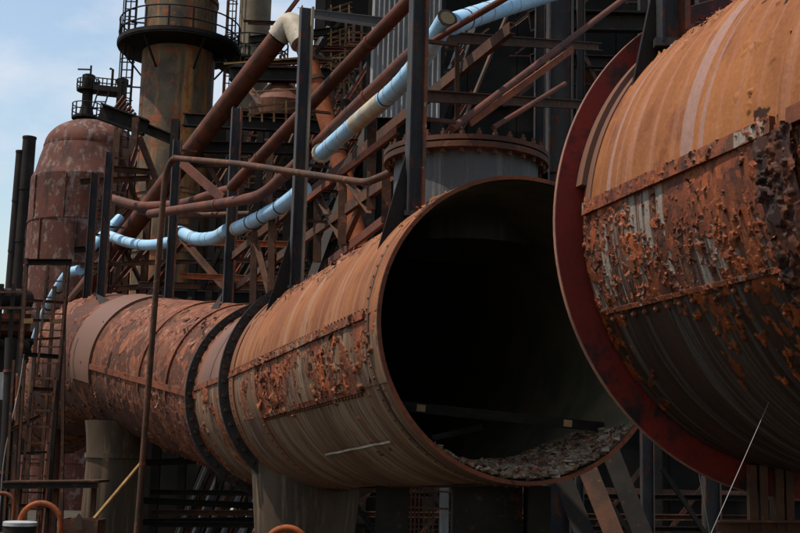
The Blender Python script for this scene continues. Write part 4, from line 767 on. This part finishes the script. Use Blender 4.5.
for px, D in ((6, 23.9), (17, 24), (27, 25)): frame_part(t, 'guard_pipe', 'bar', P(px + 8, 360, D), P(px - 2, 560, D) * V(1, 1, 0), .05, .05, 'darkr')
sp = [P(10, 482, 23.6), P(104, 481, 23.6)]
MB().bar(sp[0], sp[1], .9, .05).build('walkway_deck', 'darkr', t); MB().channel(sp[0] + V(0, -.47, -.06), sp[1] + V(0, -.47, -.06), .06, .12).build('walkway_edge', 'dark', t)
for k in (.1, .5, .9): p_ = lerp(sp[0], sp[1], k); MB().bar(p_ * V(1, 1, 0), p_ - V(0, 0, .03), .09).build('walkway_leg', 'darkr', t)
pipe('rusty_pipe', 'mottled blue and rust upright pipe at the left edge', [P(4, 500, 27) * V(1, 1, 0), P(8, 420, 27), P(11, 338, 27)], .13, 'chim', (.6, .9))
pipe('cable', 'thin pale cable drooping before the upright pipe at the left edge', [P(2, 470, 24) * V(1, 1, 0), P(4, 455, 24), P(12, 420, 24), P(20, 385, 24.2), P(24, 354, 24.3)], .012, 'cable', (), rr=1, cat='cable')
# ------------------------------------------------------------------ distant low plant at far left
t = thing('pump_house', P(12, 400, 70) * V(1, 1, 0), 'low rusty pipework building at the foot of the chimneys', 'building')
def bx(px0, py0, px1, py1, D, dep, name, mat):
    a, b = P(px0, py0, D), P(px1, py1, D); MB().bar(((a[0] + b[0]) / 2, D + dep / 2, b[2]), ((a[0] + b[0]) / 2, D + dep / 2, a[2]), b[0] - a[0], dep, up=V(0, 1, 0)).build(name, mat, t)
a = P(-8, 340, 70); bx(-60, 330, 34, 455, 72, 8, 'wall', 'dark'); bx(-40, 312, 30, 331, 69, 7, 'roof', 'brown'); bx(-20, 318, 26, 322, 68.5, .5, 'gutter', 'darkr')
for y, r_ in ((299, .62), (345, .3)): MB().tube([P(-60, y, 68), P(12, y, 68), P(26, y + 1, 69)], r_, 16).build('main_pipe', 'dark', t, True, sharp=60)
for px in (2, 14, 24): frame_part(t, 'rack_leg', 'bar', P(px, 290, 67.5) * V(1, 1, 0), P(px, 286 - px % 4, 67.5), .2, .2, 'dark')
for y in (308, 292): frame_part(t, 'rack_beam', 'bar', P(-10, y, 67.3), P(30, y, 67.3), .15, .15, 'darkr')
bx(0, 372, 12, 400, 66, 2, 'panel', 'clad'); bx(16, 376, 26, 420, 66, 2, 'panel', 'orange')
# ------------------------------------------------------------------ pedestals and supports under the mains
t = thing('pedestal', (*P(113, 500, 26.3)[:2], 0), 'round steel pedestal under the gas main bend, lit along its left edge', 'pedestal', 'gas main pedestals')
pc = ORG[t.name]; zb_ = far.pt(far.L - 1.4, 270)[2] + .35
rp_ = .66; MB().lathe(pc, ZUP, [(rp_ * 1.02, 0), (rp_, 3.4), (rp_ * .93, 4.9), (rp_ * .99, 5.35), (rp_ * 1.06, zb_)], 40).build('shaft', 'ped', t, True, sharp=50)
MB().lathe(pc, ZUP, [(rp_ * .97, 4.86), (rp_ * 1.0, 4.86), (rp_ * 1.0, 4.96), (rp_ * .97, 4.96)], 40).build('weld_band', 'ped', t, True)
MB().lathe(pc, ZUP, [(0, .0), (1.0, .0), (1.0, .08), (.6, .08)], 30).build('base_plate', 'ped', t)
qc = P(306, 500, 19.1); t = thing('pedestal', (qc[0], qc[1], 0), 'wide tapered pedestal under the gas main below the black rings', 'pedestal', 'gas main pedestals')
pc = ORG[t.name]; MB().lathe(pc, ZUP, [(.60, 0), (.74, 3.4), (.88, 4.95)], 40).build('shaft', 'ped', t, True, sharp=50); MB().lathe(pc, ZUP, [(0, 0), (1.0, 0), (1.0, .08), (.6, .08)], 30).build('base_plate', 'ped', t)
# dark bents below the mouth and the near section
t = thing('support_bent', (*P(480, 500, 13.2)[:2], 0), 'dark box supports in the shade below the open mouth', 'support')
for p0, p1, D in ((376, 409, 15.6), (452, 520, 13.4), (526, 548, 13.2)):
    a, b = P(p0, 500, D), P(p1, 500, D); bott = near.pt((D - 11.6) / .95, 270)[2]; MB().bar(((a[0] + b[0]) / 2, D, 0), ((a[0] + b[0]) / 2, D, bott + .03), b[0] - a[0], .5, up=V(0, 1, 0)).build('box_leg', 'dark', t)
t = thing('support_trestle', (*P(770, 510, 7)[:2], 0), 'worn steel legs and cross beam under the near section', 'support')
for px in (752, 763, 779, 789): a = P(px, 500, 7.2); frame_part(t, 'leg', 'bar', V(a[0], 7.2, 0), V(a[0], 7.2, 5.02), .045, .06, 'darkr')
frame_part(t, 'cross_beam', 'channel', P(718, 527, 7.15), P(830, 527, 7.15), .08, .08, 'darkr')
# leaning rusty plates, their shade given by dark materials
t = thing('leaning_plates', P(600, 500, 17) * V(1, 1, 0), 'rusted plates in dark shade colours leaning between the two mains', 'plates')
for k, (px, dx) in enumerate(((568, 50), (596, 52), (626, 50))):
    a, b = P(px + dx, 620, 17 + k * .2), P(px - 20, 440, 18 + k * .2); a = a + (a - b) * ((a[2]) / (b[2] - a[2])); MB().bar(a, b, .28, .03, up=V(0, 1, 0)).build('plate', 'dark' if k != 1 else 'darkr', t)
# fallen conveyor beams below the far course
t = thing('beam_pile', P(200, 500, 30) * V(1, 1, 0), 'tangle of dark beams leaning in parallel under the gas main', 'beams')
rb = random.Random(12)
for k in range(24):
    x = 150 + k * 4.6 + rb.uniform(-3, 3); a = P(x, 600, 29 + rb.random() * 4); b = P(x + rb.uniform(55, 85), 425 + rb.uniform(-10, 25), 30 + rb.random() * 4); a = a + (a - b) * (a[2] / (b[2] - a[2]))
    frame_part(t, 'beam', 'ibeam', a, b, rb.uniform(.06, .14), rb.uniform(.08, .2), rb.choice(('dark', 'darkr', 'darkr', 'clad', 'brown')))
for y0, y1 in ((463, 458), (522, 520), (500, 506)): frame_part(t, 'tie_beam', 'ibeam', P(135, y0, 28), P(262, y1, 29), .12, .15, 'dark')
t = thing('rod_bundle', P(432, 510, 19) * V(1, 1, 0), 'upright rods and a grey sheet seen under the main between supports', 'rods')
for px in (412, 416, 420, 425, 430, 434): a = P(px, 470, 19); frame_part(t, 'rod', 'bar', a * V(1, 1, 0), a, .03, .03, rb.choice(('brown', 'darkr', 'clad')))
MB().plate([P(437, 640, 19.3) * V(1, 1, 0), P(449, 640, 19.3) * V(1, 1, 0), P(449, 470, 19.3), P(440, 470, 19.3)], .02).build('sheet', 'clad', t)
for y in (490, 507): frame_part(t, 'tie', 'bar', P(408, y, 18.9), P(450, y + 2, 18.9), .03, .03, 'darkr')
# service deck and small things on it
zd = 3.45; t = thing('service_deck', (*P(60, 533, 21.5)[:2], 0), 'low steel service deck at the lower left edge', 'deck')
xa, xb = P(-40, 533, 21.5)[0], P(120, 533, 21.5)[0]
for k in range(12): x = xa + (xb - xa) * (k + .5) / 12; MB().bar((x, 20.3, zd), (x, 22.6, zd), (xb - xa) / 12 - .02, .06).build('plank', 'darkr', t)
for x in (xa + .2, xb - .2):
    for y in (20.5, 22.4): MB().bar((x, y, 0), (x, y, zd - .03), .12).build('leg', 'dark', t)
za = zd + .03
a, b = P(19, 533, 21.2), P(60, 533, 21.2); rA = (b[0] - a[0]) / 2; zc = P(40, 503, 21.2)[2] - rA
pipe('pipe_hoop', 'orange bent pipe hoop on the service deck, beside the rusty box', [V(a[0], 21.2, za)] + [V((a[0] + b[0]) / 2 - rA * math.cos(q), 21.2, zc + rA * math.sin(q)) for q in np.linspace(0, math.pi, 15)] + [V(b[0], 21.2, za)], .05, 'orange', (), rr=.01)
a, b = P(-12, 533, 21.8), P(12, 533, 21.8); rA = (b[0] - a[0]) / 2; zc = P(0, 493, 21.8)[2] - rA
pipe('pipe_hoop', 'thin brown bent pipe hoop at the lower left corner', [V(a[0], 21.8, za)] + [V((a[0] + b[0]) / 2 - rA * math.cos(q), 21.8, zc + rA * math.sin(q)) for q in np.linspace(0, math.pi, 13)] + [V(b[0], 21.8, za)], .035, 'strap', (), rr=.01)
c = P(20, 526, 20.9); t = thing('drum', (c[0], 20.9, za), 'white topped drum at the lower left corner', 'drum')
zt_ = P(20, 522, 20.9)[2]; MB().lathe((c[0], 20.9, 0), ZUP, [(.27, za), (.27, zt_ - .06)], 28).build('body', 'dark', t, True); MB().lathe((c[0], 20.9, 0), ZUP, [(.285, zt_ - .06), (.285, zt_), (.26, zt_ + .012), (0, zt_ + .012)], 28).build('lid', 'white', t, True, sharp=40)
a, b = P(60, 519, 21.4), P(98, 519, 21.4); t = thing('rusty_box', ((a[0] + b[0]) / 2, 21.7, za), 'rusty open box on the service deck at the foot of the pedestal', 'box')
for (x0, y0, x1, y1) in ((a[0], 21.4, b[0], 21.4), (a[0], 22.0, b[0], 22.0), (a[0] + .01, 21.42, a[0] + .01, 21.98), (b[0] - .01, 21.42, b[0] - .01, 21.98)):
    MB().plate([(x0, y0, za), (x1, y1, za), (x1, y1, a[2]), (x0, y0, a[2])], .02).build('side', 'darkr', t)
MB().plate([P(75, 530, 21.3), P(83, 530, 21.3), P(82, 517, 21.3), P(79, 513, 21.3), P(76, 517, 21.3)], .02).build('lug', 'ped', t)
tag(MB().tube([P(94, 519, 22.1), P(142, 462, 23.5)], .035, 8).build('yellow_rod', 'yellow', None, True), 'pale yellow rod leaning from the box towards the gas main', 'rod')
a, b = P(266, 533, 15.2), P(308, 533, 15.2); rA = (b[0] - a[0]) / 2; zc = P(287, 528, 15.2)[2] - rA
pipe('pipe_hoop', 'bright orange pipe hoop cresting the bottom edge by the tapered pedestal', [V(a[0], 15.2, 0)] + [V((a[0] + b[0]) / 2 - rA * math.cos(q), 15.2, zc + rA * math.sin(q)) for q in np.linspace(0, math.pi, 15)] + [V(b[0], 15.2, 0)], .045, 'orange', (), rr=.01)
# wires
def wire(label, p0, p1, r): tag(MB().tube([p0, p1], r, 6).build('wire', 'cable', None, True), label, 'wire', 'thin wires')
def hit(px, py, d):
    r_ = ray(px, py); o_ = EYE - d.c0; dp = r_ - d.a * (r_ @ d.a); op = o_ - d.a * (o_ @ d.a); A_, B_, C_ = dp @ dp, dp @ op, op @ op - (d.r0 + .005) ** 2
    return EYE + r_ * ((-B_ - math.sqrt(max(0, B_ * B_ - A_ * C_))) / A_)
wr = hit(769, 402, right)
wire('taut pale wire falling from the near section to the bottom edge', wr, V(*(P(709, 538, 5.3)[:2]), P(709, 538, 5.3)[2]) + (P(709, 538, 5.3) - wr) * 6.3, .0018)
wire('faint wire hanging under the near section beside the taut one', P(699, 474, 7.2), P(711, 540, 7.4) + (P(711, 540, 7.4) - P(699, 474, 7.2)) * 11, .0025)
